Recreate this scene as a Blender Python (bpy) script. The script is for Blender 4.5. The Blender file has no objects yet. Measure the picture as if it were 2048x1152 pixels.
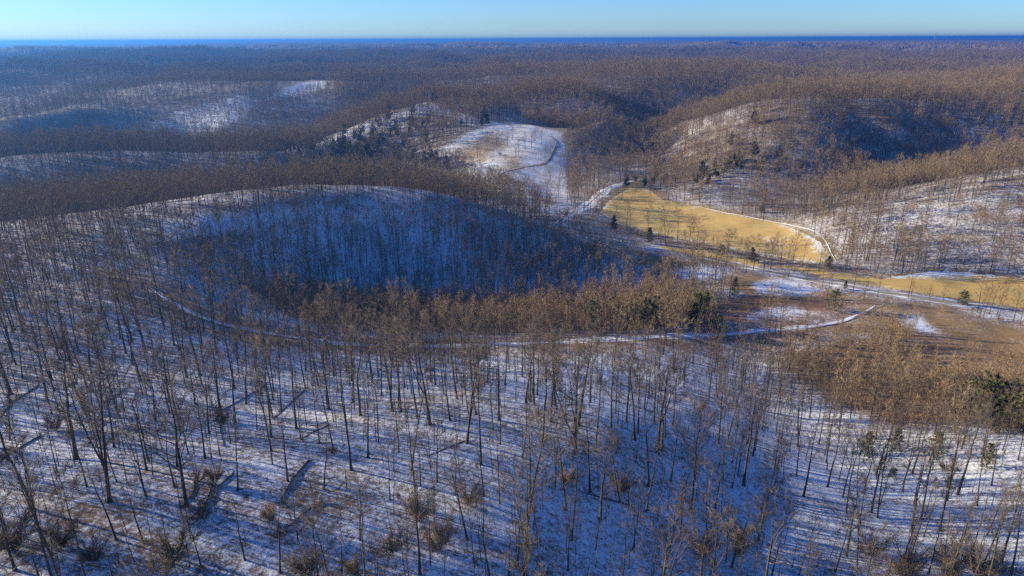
import bpy, math, random
import numpy as np
from mathutils import Matrix, Vector

# ------------------------------------------------------------------ camera, sky, sun, exposure
SC = bpy.context.scene
COL = SC.collection
rad = math.radians
CAM_Z = 118.0
PITCH, ROLL, LENS = 20.03, -0.28, 24.0
SUN_EL, SUN_AZ = 18.0, 13.0          # degrees; azimuth = how far forward of due left the sun stands
cam = bpy.data.cameras.new('camera')
cam.lens = LENS; cam.sensor_width = 36.0; cam.clip_start = 1.0; cam.clip_end = 120000.0
cam_o = bpy.data.objects.new('camera', cam); COL.objects.link(cam_o)
CAM_M = (Matrix.Translation((0, 0, CAM_Z)) @ Matrix.Rotation(rad(90 - PITCH), 4, 'X') @ Matrix.Rotation(rad(ROLL), 4, 'Z'))
cam_o.matrix_world = CAM_M
SC.camera = cam_o

world = bpy.data.worlds.new('World'); SC.world = world; world.use_nodes = True
wn = world.node_tree; wn.nodes.clear()
sky = wn.nodes.new('ShaderNodeTexSky'); sky.sky_type = 'NISHITA'; sky.sun_disc = False
sky.sun_elevation = rad(SUN_EL)
sky.sun_rotation = rad(-90 + SUN_AZ)   # clockwise from +Y
sky.altitude = 300; sky.air_density = 1.0; sky.dust_density = 0.12; sky.ozone_density = 3.0
hsv = wn.nodes.new('ShaderNodeHueSaturation'); hsv.inputs['Saturation'].default_value = 1.1
wb = wn.nodes.new('ShaderNodeMix'); wb.data_type = 'RGBA'; wb.blend_type = 'MULTIPLY'; wb.inputs[0].default_value = 1.0; wb.inputs[7].default_value = (0.52, 0.79, 1.34, 1)   # cool white balance
bg = wn.nodes.new('ShaderNodeBackground'); bg.inputs['Strength'].default_value = 0.074
wo = wn.nodes.new('ShaderNodeOutputWorld')
wn.links.new(sky.outputs[0], hsv.inputs['Color']); wn.links.new(hsv.outputs[0], wb.inputs[6]); wn.links.new(wb.outputs[2], bg.inputs[0]); wn.links.new(bg.outputs[0], wo.inputs[0])

sun = bpy.data.lights.new('sun', 'SUN'); sun.energy = 5.0; sun.angle = rad(0.53); sun.color = (1.0, 0.87, 0.63)
sun_o = bpy.data.objects.new('sun', sun); COL.objects.link(sun_o)
SUN_DIR = Vector((-math.cos(rad(SUN_AZ)) * math.cos(rad(SUN_EL)), math.sin(rad(SUN_AZ)) * math.cos(rad(SUN_EL)), math.sin(rad(SUN_EL))))
sun_o.rotation_euler = SUN_DIR.to_track_quat('Z', 'Y').to_euler()
sun_o.location = SUN_DIR * 400

vs = SC.view_settings
vs.view_transform = 'Standard'; vs.look = 'None'; vs.gamma = 1.0; vs.exposure = 1.08; vs.use_curve_mapping = False
SC.render.engine = 'CYCLES'
cy = SC.cycles
cy.max_bounces = 3; cy.diffuse_bounces = 2; cy.glossy_bounces = 1; cy.volume_bounces = 0; cy.transmission_bounces = 0
cy.transparent_max_bounces = 4; cy.use_denoising = False; cy.caustics_reflective = False; cy.caustics_refractive = False
cy.pixel_filter_type = 'BLACKMAN_HARRIS'

# ------------------------------------------------------------------ helpers
RNG = np.random.default_rng(7)
random.seed(7)
F = LENS / 36.0 * 2048.0
CM = np.array(CAM_M.to_3x3())

def ray(px, py):
    d = CM @ np.array([(px - 1024.0) / F, (576.0 - py) / F, -1.0])
    return d / np.linalg.norm(d)

def project(P):
    P = np.atleast_2d(np.asarray(P, float)) - np.array([0, 0, CAM_Z])
    q = P @ CM
    w = np.where(-q[:, 2] < 0.1, 0.1, -q[:, 2])
    return np.stack([1024 + F * q[:, 0] / w, 576 - F * q[:, 1] / w, -q[:, 2]], 1)

def at_z(px, py, z):
    d = ray(px, py); t = (z - CAM_Z) / d[2]
    return d[0] * t, d[1] * t, z

def sstep(a, b, x):
    t = np.clip((x - a) / (b - a), 0, 1); return t * t * (3 - 2 * t)

def _hash(ix, iy, seed):
    h = (ix.astype(np.int64) * 374761393 + iy.astype(np.int64) * 668265263 + seed * 1274126177) & 0xFFFFFFFF
    h = ((h ^ (h >> 13)) * 1274126177) & 0xFFFFFFFF
    return ((h ^ (h >> 16)) & 0xFFFFFF) / float(0xFFFFFF)

def vnoise(x, y, seed=0):
    ix = np.floor(x); iy = np.floor(y); fx = x - ix; fy = y - iy
    fx = fx * fx * fx * (fx * (fx * 6 - 15) + 10); fy = fy * fy * fy * (fy * (fy * 6 - 15) + 10)
    a = _hash(ix, iy, seed); b = _hash(ix + 1, iy, seed); c = _hash(ix, iy + 1, seed); d = _hash(ix + 1, iy + 1, seed)
    return (a * (1 - fx) + b * fx) * (1 - fy) + (c * (1 - fx) + d * fx) * fy

def fbm(x, y, seed=0, octv=4, gain=0.5):
    s = 0; a = 1.0; t = 0
    for o in range(octv):
        s = s + a * vnoise(x * 2 ** o + 17.3 * o, y * 2 ** o - 9.1 * o, seed + o); t += a; a *= gain
    return s / t

def mesh_from(name, V, Fc, smooth=True):
    me = bpy.data.meshes.new(name)
    V = np.asarray(V, np.float32); Fc = np.asarray(Fc, np.int32)
    n = Fc.shape[1]
    me.vertices.add(len(V)); me.vertices.foreach_set('co', V.ravel())
    me.loops.add(Fc.size); me.loops.foreach_set('vertex_index', Fc.ravel())
    me.polygons.add(len(Fc)); me.polygons.foreach_set('loop_start', np.arange(0, Fc.size, n, dtype=np.int32))
    me.update(calc_edges=True)
    if smooth:
        me.polygons.foreach_set('use_smooth', np.ones(len(Fc), bool))
    return me

def fattr(me, name, vals, typ='FLOAT'):
    a = me.attributes.new(name, typ, 'POINT')
    vals = np.asarray(vals, np.float32 if typ != 'INT' else np.int32)
    a.data.foreach_set('vector' if typ == 'FLOAT_VECTOR' else 'value', vals.ravel())

def link(name, me, mat=None, parent=None, loc=None, rot=None, scl=None):
    o = bpy.data.objects.new(name, me); COL.objects.link(o)
    if mat is not None and me is not None and len(me.materials) == 0: me.materials.append(mat)
    if parent is not None: o.parent = parent
    if loc is not None: o.location = loc
    if rot is not None: o.rotation_euler = rot
    if scl is not None: o.scale = scl if hasattr(scl, '__len__') else (scl,) * 3
    return o

def tag(o, label, cat=None, group=None, kind=None):
    o['label'] = label
    if cat: o['category'] = cat
    if group: o['group'] = group
    if kind: o['kind'] = kind
    return o

# ------------------------------------------------------------------ materials
class NT:
    def __init__(s, name, rough=0.95, spec=0.1):
        s.m = bpy.data.materials.new(name); s.m.use_nodes = True
        s.t = s.m.node_tree; s.b = s.t.nodes['Principled BSDF']
        s.b.inputs['Roughness'].default_value = rough
        s.b.inputs['Specular IOR Level'].default_value = spec
    def n(s, kind, **kw):
        x = s.t.nodes.new(kind)
        for k, v in kw.items():
            if k.startswith('i_'):
                key = k[2:]; x.inputs[int(key) if key.isdigit() else key].default_value = v
            else: setattr(x, k, v)
        return x
    def l(s, a, b): s.t.links.new(a, b); return s
    def pos(s): return s.n('ShaderNodeNewGeometry').outputs['Position']
    def noise(s, scale, detail=4, rough=0.55, vec=None, dist=0.0):
        x = s.n('ShaderNodeTexNoise'); x.inputs['Scale'].default_value = scale; x.inputs['Detail'].default_value = detail
        x.inputs['Roughness'].default_value = rough; x.inputs['Distortion'].default_value = dist
        s.l(vec if vec is not None else s.pos(), x.inputs['Vector']); return x.outputs['Fac']
    def attr(s, name): return s.n('ShaderNodeAttribute', attribute_name=name).outputs['Fac']
    def math(s, op, a, b=None, c=None, clamp=False):
        x = s.n('ShaderNodeMath', operation=op, use_clamp=clamp)
        for i, v in enumerate((a, b, c)):
            if v is None: continue
            if isinstance(v, (int, float)): x.inputs[i].default_value = v
            else: s.l(v, x.inputs[i])
        return x.outputs[0]
    def rng(s, v, a, b, c=0.0, d=1.0):
        x = s.n('ShaderNodeMapRange', interpolation_type='SMOOTHSTEP')
        s.l(v, x.inputs[0])
        for i, q in enumerate((a, b, c, d)): x.inputs[i + 1].default_value = q
        return x.outputs[0]
    def mix(s, f, a, b):
        x = s.n('ShaderNodeMix', data_type='RGBA')
        for sock, v in ((x.inputs[0], f), (x.inputs[6], a), (x.inputs[7], b)):
            if isinstance(v, (int, float)): sock.default_value = v
            elif isinstance(v, tuple): sock.default_value = (*v, 1.0)
            else: s.l(v, sock)
        return x.outputs[2]
    def bump(s, h, strength, dist):
        x = s.n('ShaderNodeBump'); x.inputs['Strength'].default_value = strength; x.inputs['Distance'].default_value = dist
        s.l(h, x.inputs['Height']); s.l(x.outputs[0], s.b.inputs['Normal'])
    def out(s, col): s.l(col, s.b.inputs['Base Color']); return s.m

SNOW = (0.70, 0.74, 0.79)
def mat_ground():
    t = NT('ground_snow_and_litter', 0.9, 0.15)
    n1 = t.noise(0.9, 6, 0.65); n2 = t.noise(0.09, 4, 0.6); n3 = t.noise(3.2, 4, 0.7)
    n = t.math('ADD', t.math('ADD', t.math('MULTIPLY', n1, 0.42), t.math('MULTIPLY', n2, 0.20)), t.math('MULTIPLY', n3, 0.38))
    sn = t.attr('snow')
    thr = t.math('SUBTRACT', 1.0, sn)
    m = t.rng(t.math('SUBTRACT', n, thr), -0.07, 0.09)
    litter = t.mix(t.noise(0.35, 5), (0.10, 0.065, 0.040), (0.26, 0.175, 0.10))
    gold = t.mix(t.noise(0.12, 5), (0.36, 0.235, 0.075), (0.25, 0.20, 0.07))
    rust = t.mix(t.noise(0.2, 5), (0.27, 0.115, 0.045), (0.22, 0.14, 0.065))
    base = t.mix(t.attr('gold'), litter, gold)
    base = t.mix(t.attr('rust'), base, rust)
    base = t.mix(t.attr('wood'), base, (0.105, 0.085, 0.070))
    snow = t.mix(n3, SNOW, (0.79, 0.82, 0.85))
    col = t.mix(m, base, snow)
    hgt = t.math('ADD', t.math('MULTIPLY', n1, 0.7), t.math('MULTIPLY', n3, 0.3))
    t.bump(hgt, 0.55, 0.5)
    return t.out(col)

def mat_two(name, a, b, scale, rough=0.95, c=None, bump=0.0, snow=None):
    t = NT(name, rough)
    n = t.noise(scale, 6, 0.65)
    col = t.mix(t.rng(n, 0.35, 0.65), a, b)
    if c: col = t.mix(t.rng(t.noise(scale * 0.17, 4), 0.45, 0.65), col, c)
    if snow is not None:
        k = t.math('ADD', t.math('MULTIPLY', t.noise(0.10, 6, 0.7), 0.6), t.math('MULTIPLY', t.noise(0.9, 5, 0.7), 0.4))
        s = t.math('SUBTRACT', k, t.math('SUBTRACT', 1.0, t.attr('snow')))
        col = t.mix(t.rng(s, -0.03, 0.07), col, SNOW)
    if bump: t.bump(n, bump, 0.3)
    return t.out(col)

def mat_bark(name, a, b, c):
    t = NT(name, 0.95, 0.05)
    r = t.n('ShaderNodeObjectInfo').outputs['Random']
    r2 = t.math('FRACT', t.math('MULTIPLY', r, 7.31))
    col = t.mix(r, a, b)
    col = t.mix(t.math('MULTIPLY', r2, 0.6), col, c)
    rg = t.rng(t.noise(0.011, 3, 0.6), 0.38, 0.64)      # stands of different kinds
    col = t.mix(t.math('MULTIPLY', rg, 0.45), col, t.mix(0.5, c, (0.20, 0.19, 0.17)))
    nz = t.noise(1.3, 3, 0.6)
    col = t.mix(t.rng(nz, 0.3, 0.75), col, t.mix(0.35, col, (0.02, 0.017, 0.015)))
    return t.out(col)

M_GROUND = mat_ground()
M_BARK = mat_bark('bare_bark', (0.075, 0.058, 0.044), (0.125, 0.098, 0.072), (0.065, 0.048, 0.036))
M_TWIG = mat_bark('bare_twigs', (0.265, 0.195, 0.110), (0.32, 0.245, 0.145), (0.28, 0.180, 0.095))
M_TWIG_NEAR = mat_bark('fine_grey_twigs', (0.150, 0.115, 0.082), (0.205, 0.160, 0.115), (0.16, 0.11, 0.075))
M_BRUSH = mat_bark('tawny_brush', (0.35, 0.255, 0.140), (0.41, 0.305, 0.18), (0.35, 0.215, 0.115))
M_SHRUB = mat_bark('brown_shrub', (0.15, 0.085, 0.05), (0.19, 0.12, 0.07), (0.13, 0.08, 0.06))
M_VINE = mat_bark('olive_vine', (0.16, 0.125, 0.045), (0.20, 0.16, 0.06), (0.17, 0.12, 0.06))
M_PALE = mat_bark('pale_bark', (0.42, 0.38, 0.32), (0.46, 0.42, 0.36), (0.36, 0.32, 0.27))
M_CEDAR = mat_bark('cedar_needles', (0.050, 0.075, 0.024), (0.070, 0.092, 0.028), (0.050, 0.062, 0.022))
M_PINE = mat_bark('yellow_green_needles', (0.13, 0.140, 0.036), (0.15, 0.155, 0.040), (0.11, 0.115, 0.036))
M_LOG = mat_bark('weathered_log', (0.10, 0.085, 0.07), (0.13, 0.11, 0.09), (0.09, 0.07, 0.055))
def mat_field():
    t = NT('golden_grass', 0.95)
    mp = t.n('ShaderNodeMapping'); mp.inputs['Rotation'].default_value = (0, 0, rad(24)); mp.inputs['Scale'].default_value = (0.05, 0.75, 1.0)
    t.l(t.pos(), mp.inputs['Vector'])
    mow = t.noise(1.0, 4, 0.6, mp.outputs[0])           # mowing lines along the valley
    col = t.mix(t.rng(t.noise(0.35, 6, .65), .35, .65), (0.53, 0.365, 0.115), (0.44, 0.32, 0.11))
    col = t.mix(t.rng(t.noise(0.035, 4, .6), .42, .62), col, (0.56, 0.35, 0.10))
    col = t.mix(t.rng(mow, .4, .62, 0, .5), col, (0.60, 0.45, 0.19))
    k = t.math('ADD', t.math('MULTIPLY', t.noise(0.10, 6, 0.7), 0.4), t.math('ADD', t.math('MULTIPLY', t.noise(1.1, 5, 0.7), 0.35), t.math('MULTIPLY', mow, .25)))
    sn = t.math('SUBTRACT', k, t.math('SUBTRACT', 1.0, t.attr('snow')))
    col = t.mix(t.rng(sn, -0.02, 0.06), col, SNOW)
    t.bump(t.noise(0.8, 5, .7), 0.5, 0.3)
    return t.out(col)
M_FIELD = mat_field()
M_ASPHALT = mat_two('worn_asphalt', (0.27, 0.24, 0.20), (0.34, 0.30, 0.25), 0.5, 0.9)
M_VERGE = mat_two('snowy_verge', (0.80, 0.83, 0.87), (0.70, 0.72, 0.74), 0.5, 0.9, (0.36, 0.28, 0.16))
M_TRACK = mat_two('packed_snow_track', (0.82, 0.84, 0.87), (0.72, 0.75, 0.80), 0.6, 0.9, (0.60, 0.55, 0.48))
M_DIRT = mat_two('bare_dirt_track', (0.34, 0.23, 0.14), (0.44, 0.33, 0.22), 0.6, 0.9)
M_CREEK = mat_two('creek_bank', (0.07, 0.055, 0.04), (0.13, 0.10, 0.07), 0.4, 0.6)
M_SNOWFIELD = mat_two('open_snow', SNOW, (0.80, 0.83, 0.86), 0.3, 0.9)
M_STEEL = mat_two('galvanised_steel', (0.16, 0.16, 0.17), (0.22, 0.22, 0.23), 2.0, 0.6)

# ------------------------------------------------------------------ terrain
CTRL_PX = [
 # snowy slope below the camera
 (0,1152,60),(300,1152,57),(650,1152,53),(1000,1152,48),(1300,1152,38),(1550,1152,30),(1800,1152,26),(2048,1152,28),
 (0,1000,60),(212,992,58),(500,1000,55),(800,1000,50),(1100,1000,44),(1400,1000,29),(1650,1000,19),(1850,1000,17),(2048,1000,22),
 (0,830,55),(250,830,51),(550,840,48),(800,822,45),(1000,830,41),(1200,850,37),(1400,880,24),(1600,900,12),(1800,900,11),(2048,900,16),
 (0,700,48),(180,700,46),(363,719,42),(600,750,37),(800,750,32),(1000,750,28),(1200,760,24),(1380,770,15),(1520,780,8),(1700,800,9),(1900,800,9),(2048,790,10),
 # snowy track along the spur
 (300,600,42),(380,622,39),(520,660,31),(640,680,26),(900,692,18.5),(1150,682,13.5),(1400,672,9),(1640,652,4),(1750,615,1.5),
 (1500,720,6),(1700,700,6),(1900,700,4),(2048,700,4),
 # crest of the long ridge and the shaded bowl under it
 (0,540,45),(180,495,43.5),(340,450,42.5),(560,420,41),(680,402,40),(780,390,38.5),(890,393,35),(950,413,28.5),(1050,470,15),(1150,512,5.5),(1250,530,2.2),
 (330,540,38),(450,530,31),(560,560,21),(600,490,28),(700,580,9),(700,480,24),(850,470,22),(800,596,5),(900,598,3.5),(1000,600,3),(1150,590,2),(950,505,13.5),(1050,550,6),
 (1280,560,2),(1400,560,1.5),(1400,620,4),(1550,610,3),(1700,620,2),(1850,640,1),(1960,625,0.5),(2048,640,1),
 # valley floor
 (1290,485,2),(1400,512,1.2),(1560,548,0.8),(1700,575,0.4),(1850,600,0.2),(2048,625,0),
 (1240,362,7),(1280,366,8),(1320,402,4),(1140,430,2.5),(1200,400,4),(1400,430,2.5),(1480,432,4),(1590,455,4),(1600,490,1),(1665,515,1.5),(1760,552,0),(1860,560,-0.3),(2048,565,0),
 # snowy clearing
 (1040,392,3),(940,360,7),(870,305,20),(930,330,13),(985,243,38),(1060,250,37),(1120,263,34),(1130,300,22),(1128,375,5),(1000,340,14),(1050,300,24),
 # ridges left of the clearing
 (850,205,50),(900,225,44),(740,240,38),(650,290,22),(700,322,8),(800,325,9),(640,330,15),
 (0,325,28),(150,320,27.5),(300,325,25.5),(500,332,21.5),(100,392,10),(400,388,6),(250,400,7),(600,370,5),
 (0,235,33),(130,218,38),(0,262,16),(150,262,16),(300,275,6),(350,282,0),(430,286,0),(300,242,18),(400,216,30),(480,191,42),(600,172,50),(650,160,53),
 (450,242,19),(560,232,20),(600,260,8),(520,285,2),
 # hills right of the clearing
 (1150,290,12),(1200,350,6),(1200,240,40),(1180,215,46),(1300,300,14),(1250,290,10),(1350,250,34),(1400,262,38),(1560,212,52),(1330,345,9),
 (1500,320,25),(1450,372,13),(1580,285,36),(1680,252,47),(1700,330,14),(1850,335,13),(1620,402,6),(1950,290,30),(1800,255,44),
 (1700,428,15),(1770,410,20),(1850,393,26),(1960,360,34),(2048,330,42),(1700,520,1),(1860,522,2.5),(2048,535,3.5),(1950,470,14),(1800,470,11),
 (1900,200,60),(2048,165,63),(1500,152,58),(1300,180,52),(1024,160,52),(1024,200,46),(800,150,50),
]
CTRL_W = [  # ground the photograph does not show
 (0,-150,62),(-250,-50,66),(250,-60,46),(0,20,57),(-120,20,62),(120,30,46),(-330,150,50),(-420,300,30),(420,160,20),(520,300,3),(560,450,30),
 (-300,420,12),(-150,440,10),(0,440,8),(-600,500,15),(-550,700,5),(-250,690,-2),(-400,760,-4),(-700,950,15),(-120,860,12),
 (700,700,58),(900,900,62),(-900,1200,30),(0,1000,30),(600,1100,40),(180,880,20),(330,800,22),(-60,600,2),(-150,600,3),
]
pts = np.array([at_z(*c) for c in CTRL_PX] + [tuple(map(float, c)) for c in CTRL_W])
def tps_fit(P, lam):
    n = len(P); XY = P[:, :2] / 100.0
    D2 = ((XY[:, None] - XY[None]) ** 2).sum(-1)
    K = 0.5 * D2 * np.log(D2 + 1e-9) + lam * np.eye(n)
    Q = np.c_[np.ones(n), XY]
    A = np.block([[K, Q], [Q.T, np.zeros((3, 3))]])
    return XY, np.linalg.solve(A, np.r_[P[:, 2], 0, 0, 0])
TXY, TW = tps_fit(pts, 0.012)
def tps(x, y):
    X = np.stack([x, y], -1).reshape(-1, 2) / 100.0; out = np.empty(len(X))
    for i in range(0, len(X), 20000):
        q = X[i:i + 20000]; D2 = ((q[:, None] - TXY[None]) ** 2).sum(-1)
        out[i:i + 20000] = (0.5 * D2 * np.log(D2 + 1e-9)) @ TW[:-3] + TW[-3] + q @ TW[-2:]
    return out.reshape(np.shape(x))

FAR_FIELDS = [(*at_z(1618, 101, 52.0)[:2], 46.0), (*at_z(1473, 97.5, 52.0)[:2], 40.0), (*at_z(1682, 89.5, 58.0)[:2], 50.0), (*at_z(845, 97, 52.0)[:2], 40.0)]
def far_height(x, y):
    r = np.hypot(x, y)
    wx = x + 260 * (fbm(x / 900, y / 900, 31, 2) - 0.5); wy = y + 260 * (fbm(x / 900, y / 900, 57, 2) - 0.5)
    n = 1 - np.abs(2 * fbm(wx / 620, wy / 620, 3, 3) - 1) * 2.4          # ridge lines cut by hollows
    m = fbm(x / 2600, y / 2600, 9, 3)
    base = 20 + 24 * sstep(900, 3000, r) + 14 * sstep(4000, 16000, r) + 8 * sstep(15000, 30000, r)
    amp = 50 - 16 * sstep(2500, 9000, r)
    z = base + amp * (n - 0.45) + 46 * (m - 0.5)
    z = z + 22 * np.exp(-(((x + 12400) / 1500) ** 2 + ((y - 19000) / 2500) ** 2))
    z = z + 90 * (fbm(x / 5200, y / 5200, 21, 3) - .5) * sstep(4000, 9000, r)
    for cx, cy_, w in FAR_FIELDS:      # open hillsides near the horizon
        z = z + 26 * np.exp(-(((x - cx) / (w * 2.2)) ** 2 + ((y - cy_ - 110) / 150) ** 2))
    return np.where(z > 70, 70 + 26 * np.tanh((z - 70) / 26), z)

# polar sheet round the viewpoint: fine ahead, coarse behind, out past the horizon
NR = 560
RR = np.concatenate([[0.5], np.geomspace(14, 42000, NR)])
TH = np.concatenate([np.linspace(-76, 76, 500), np.linspace(76, 284, 42)[1:-1]])   # degrees clockwise from straight ahead
thr_ = np.radians(TH)
GR, GT = np.meshgrid(RR, thr_, indexing='ij')
GX = GR * np.sin(GT); GY = GR * np.cos(GT)
def height_raw(x, y):
    r = np.hypot(x, y)
    k = sstep(1250, 1900, r) ; k = np.maximum(k, 0.0)
    ahead = sstep(-500, -50, y) * sstep(1.35, 1.0, np.abs(np.arctan2(x, np.maximum(y, 1.0))))
    z = np.zeros_like(r)
    near = (k < 1)
    zn = np.clip(tps(x[near], y[near]), -12, 80)
    z[near] = zn * (1 - k[near])
    z = z + far_height(x, y) * k
    z = z + (np.abs(2 * fbm(x / 210, y / 210, 44, 3) - 1) - 0.3) * (6 * sstep(430, 600, r) + 16 * sstep(1000, 1500, r)) * sstep(6000, 3000, r) * (1 - .9 * np.exp(-(x / 150) ** 2 - ((y - 620) / 160) ** 2))
    z = z + (fbm(x / 45, y / 45, 77, 3) - 0.5) * 4.4 * sstep(60, 160, r) + (fbm(x / 7, y / 7, 88, 2) - 0.5) * 0.5
    return z
GZ = height_raw(GX.ravel(), GY.ravel()).reshape(GX.shape)
NA = len(TH)
LR = np.log(RR)
def ground(x, y):
    x = np.atleast_1d(np.asarray(x, float)); y = np.atleast_1d(np.asarray(y, float))
    r = np.maximum(np.hypot(x, y), 0.51); th = np.degrees(np.arctan2(x, y)); th = np.where(th < -76, th + 360, th)
    i = np.clip(np.searchsorted(RR, r) - 1, 0, len(RR) - 2); fr = (r - RR[i]) / (RR[i + 1] - RR[i])
    THx = np.append(TH, 284.0)
    j = np.clip(np.searchsorted(THx, th) - 1, 0, NA - 1); fa = (th - THx[j]) / (THx[j + 1] - THx[j]); j2 = (j + 1) % NA
    return (GZ[i, j] * (1 - fr) + GZ[i + 1, j] * fr) * (1 - fa) + (GZ[i, j2] * (1 - fr) + GZ[i + 1, j2] * fr) * fa

def hit(px, py):
    d = ray(px, py)
    t = np.geomspace(20, 60000, 5200)
    z = CAM_Z + d[2] * t
    g = ground(d[0] * t, d[1] * t)
    k = np.argmax(z <= g)
    if z[k] > g[k]: k = len(t) - 1
    if k == 0: tt = t[0]
    else:
        a0 = z[k - 1] - g[k - 1]; a1 = z[k] - g[k]; tt = t[k - 1] + (t[k] - t[k - 1]) * a0 / (a0 - a1 + 1e-9)
    return np.array([d[0] * tt, d[1] * tt, CAM_Z + d[2] * tt])

def poly_world(pp, n=6):
    out = []
    for (a, b), (c, d) in zip(pp, pp[1:] + pp[:1]):
        for k in range(n):
            f = k / n; out.append(hit(a + (c - a) * f, b + (d - b) * f)[:2])
    return np.array(out)

def inside(P, x, y):
    x = np.asarray(x, float); y = np.asarray(y, float); c = np.zeros(x.shape, bool)
    bb = (x > P[:, 0].min()) & (x < P[:, 0].max()) & (y > P[:, 1].min()) & (y < P[:, 1].max())
    xs = x[bb]; ys = y[bb]; r = np.zeros(xs.shape, bool)
    for (x0, y0), (x1, y1) in zip(P, np.roll(P, -1, 0)):
        if y0 == y1: continue
        cond = ((y0 > ys) != (y1 > ys)) & (xs < (x1 - x0) * (ys - y0) / (y1 - y0) + x0); r ^= cond
    c[bb] = r; return c

def seg_dist(P, x, y, closed=True):
    d = np.full(np.shape(x), 1e9)
    Q = np.roll(P, -1, 0) if closed else P[1:]
    for (x0, y0), (x1, y1) in zip(P if closed else P[:-1], Q):
        dx = x1 - x0; dy = y1 - y0; L = dx * dx + dy * dy + 1e-9
        t = np.clip(((x - x0) * dx + (y - y0) * dy) / L, 0, 1)
        d = np.minimum(d, np.hypot(x - x0 - t * dx, y - y0 - t * dy))
    return d

# regions read off the photograph, laid on the ground
POLY = {k: poly_world(v) for k, v in {
 'field':   [(1196,425),(1215,400),(1262,372),(1300,378),(1330,400),(1400,412),(1480,430),(1560,444),(1600,460),(1645,482),(1668,515),(1640,530),(1560,516),(1480,503),(1400,487),(1310,468),(1240,450)],
 'slip':    [(1228,392),(1250,360),(1285,352),(1300,366),(1270,378)],
 'strip':   [(1310,489),(1400,500),(1480,513),(1535,528),(1520,536),(1400,514),(1320,498)],
 'meadow':  [(1552,528),(1600,533),(1680,545),(1760,556),(1810,548),(1860,540),(1950,543),(2048,556),(2150,568),(2150,634),(2048,617),(1900,597),(1750,573),(1640,553)],
 'clearing':[(868,306),(930,270),(985,243),(1060,250),(1122,264),(1132,300),(1128,345),(1138,385),(1145,425),(1128,436),(1090,425),(1035,402),(985,378),(940,354),(905,335)],
 'rusty':   [(1415,605),(1480,590),(1560,588),(1660,600),(1740,606),(1650,640),(1560,655),(1450,660),(1400,650),(1390,625)],
 'verge':   [(1270,500),(1400,530),(1560,560),(1700,588),(1950,625),(1900,640),(1750,625),(1640,600),(1500,590),(1420,565),(1330,560),(1270,530)],
 'flat':    [(1640,655),(1760,620),(1960,640),(2200,660),(2200,720),(2000,715),(1850,700),(1760,670)],
 'lowland': [(1640,690),(1800,670),(2200,680),(2200,880),(1980,850),(1800,850),(1650,800),(1560,720)],
 'bowl':    [(430,540),(600,470),(800,420),(950,420),(1100,480),(1200,520),(1150,580),(1000,600),(800,598),(640,585),(520,560)],
 'spur':    [(470,560),(640,598),(800,606),(1000,604),(1200,596),(1350,580),(1440,600),(1390,650),(1200,666),(1000,668),(800,664),(640,655),(560,620)],
 'knoll':   [(1560,690),(1660,660),(1760,640),(1830,690),(1820,760),(1700,790),(1560,760)],
 'thicket': [(1620,800),(1760,780),(2048,760),(2200,760),(2200,890),(1950,870),(1800,880),(1680,850)],
 'ravine':  [(1380,690),(1500,690),(1600,720),(1660,770),(1600,810),(1480,800),(1380,760)],
 'glade_l': [(330,440),(560,420),(640,418),(560,440),(400,470),(330,480)],
 'farsnow': [(528,197),(560,182),(600,166),(655,161),(650,176),(590,193)],
 'farmead': [(330,280),(380,281),(440,288),(400,292)],
 'strips':  [(620,296),(720,250),(860,206),(940,232),(945,250),(860,226),(740,262),(660,302)],
 'gladec':  [(1300,310),(1400,270),(1560,212),(1610,212),(1560,232),(1420,292),(1330,330)],
 'gladef':  [(300,245),(400,215),(480,190),(520,200),(480,240),(400,275),(320,270)],
 'bottoms': [(1120,436),(1150,428),(1200,428),(1240,452),(1310,470),(1300,492),(1270,490),(1200,472),(1150,456)],
 'snow1':   [(1335,545),(1400,530),(1470,540),(1440,557),(1380,566)],
 'snow2':   [(1505,565),(1560,558),(1650,580),(1600,590),(1520,587)],
 'snow3':   [(1480,632),(1560,612),(1640,625),(1600,648),(1510,648)],
 'snow4':   [(1795,630),(1840,630),(1875,668),(1830,662)],
 'tan':     [(885,312),(930,290),(985,262),(1005,268),(1012,290),(985,312),(955,322),(905,326)],
 'tan2':    [(1005,320),(1030,308),(1045,318),(1040,336),(1012,340)],
 'tan3':    [(1000,350),(1025,345),(1030,372),(1005,372)],
 'tan4':    [(1070,400),(1105,396),(1125,408),(1080,412)],
 'rib':     [(860,440),(930,432),(1000,490),(1090,520),(1230,505),(1260,540),(1150,575),(1040,560),(960,520)],
 'gladei':  [(0,330),(300,332),(630,336),(600,372),(400,392),(100,398),(-150,398),(-150,330)],
 'gladeg':  [(1350,380),(1450,350),(1580,300),(1660,330),(1620,400),(1560,430),(1450,420)],
 'gladeh':  [(1720,440),(1850,405),(2100,370),(2100,530),(1900,525),(1740,520)],
}.items()}

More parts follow.
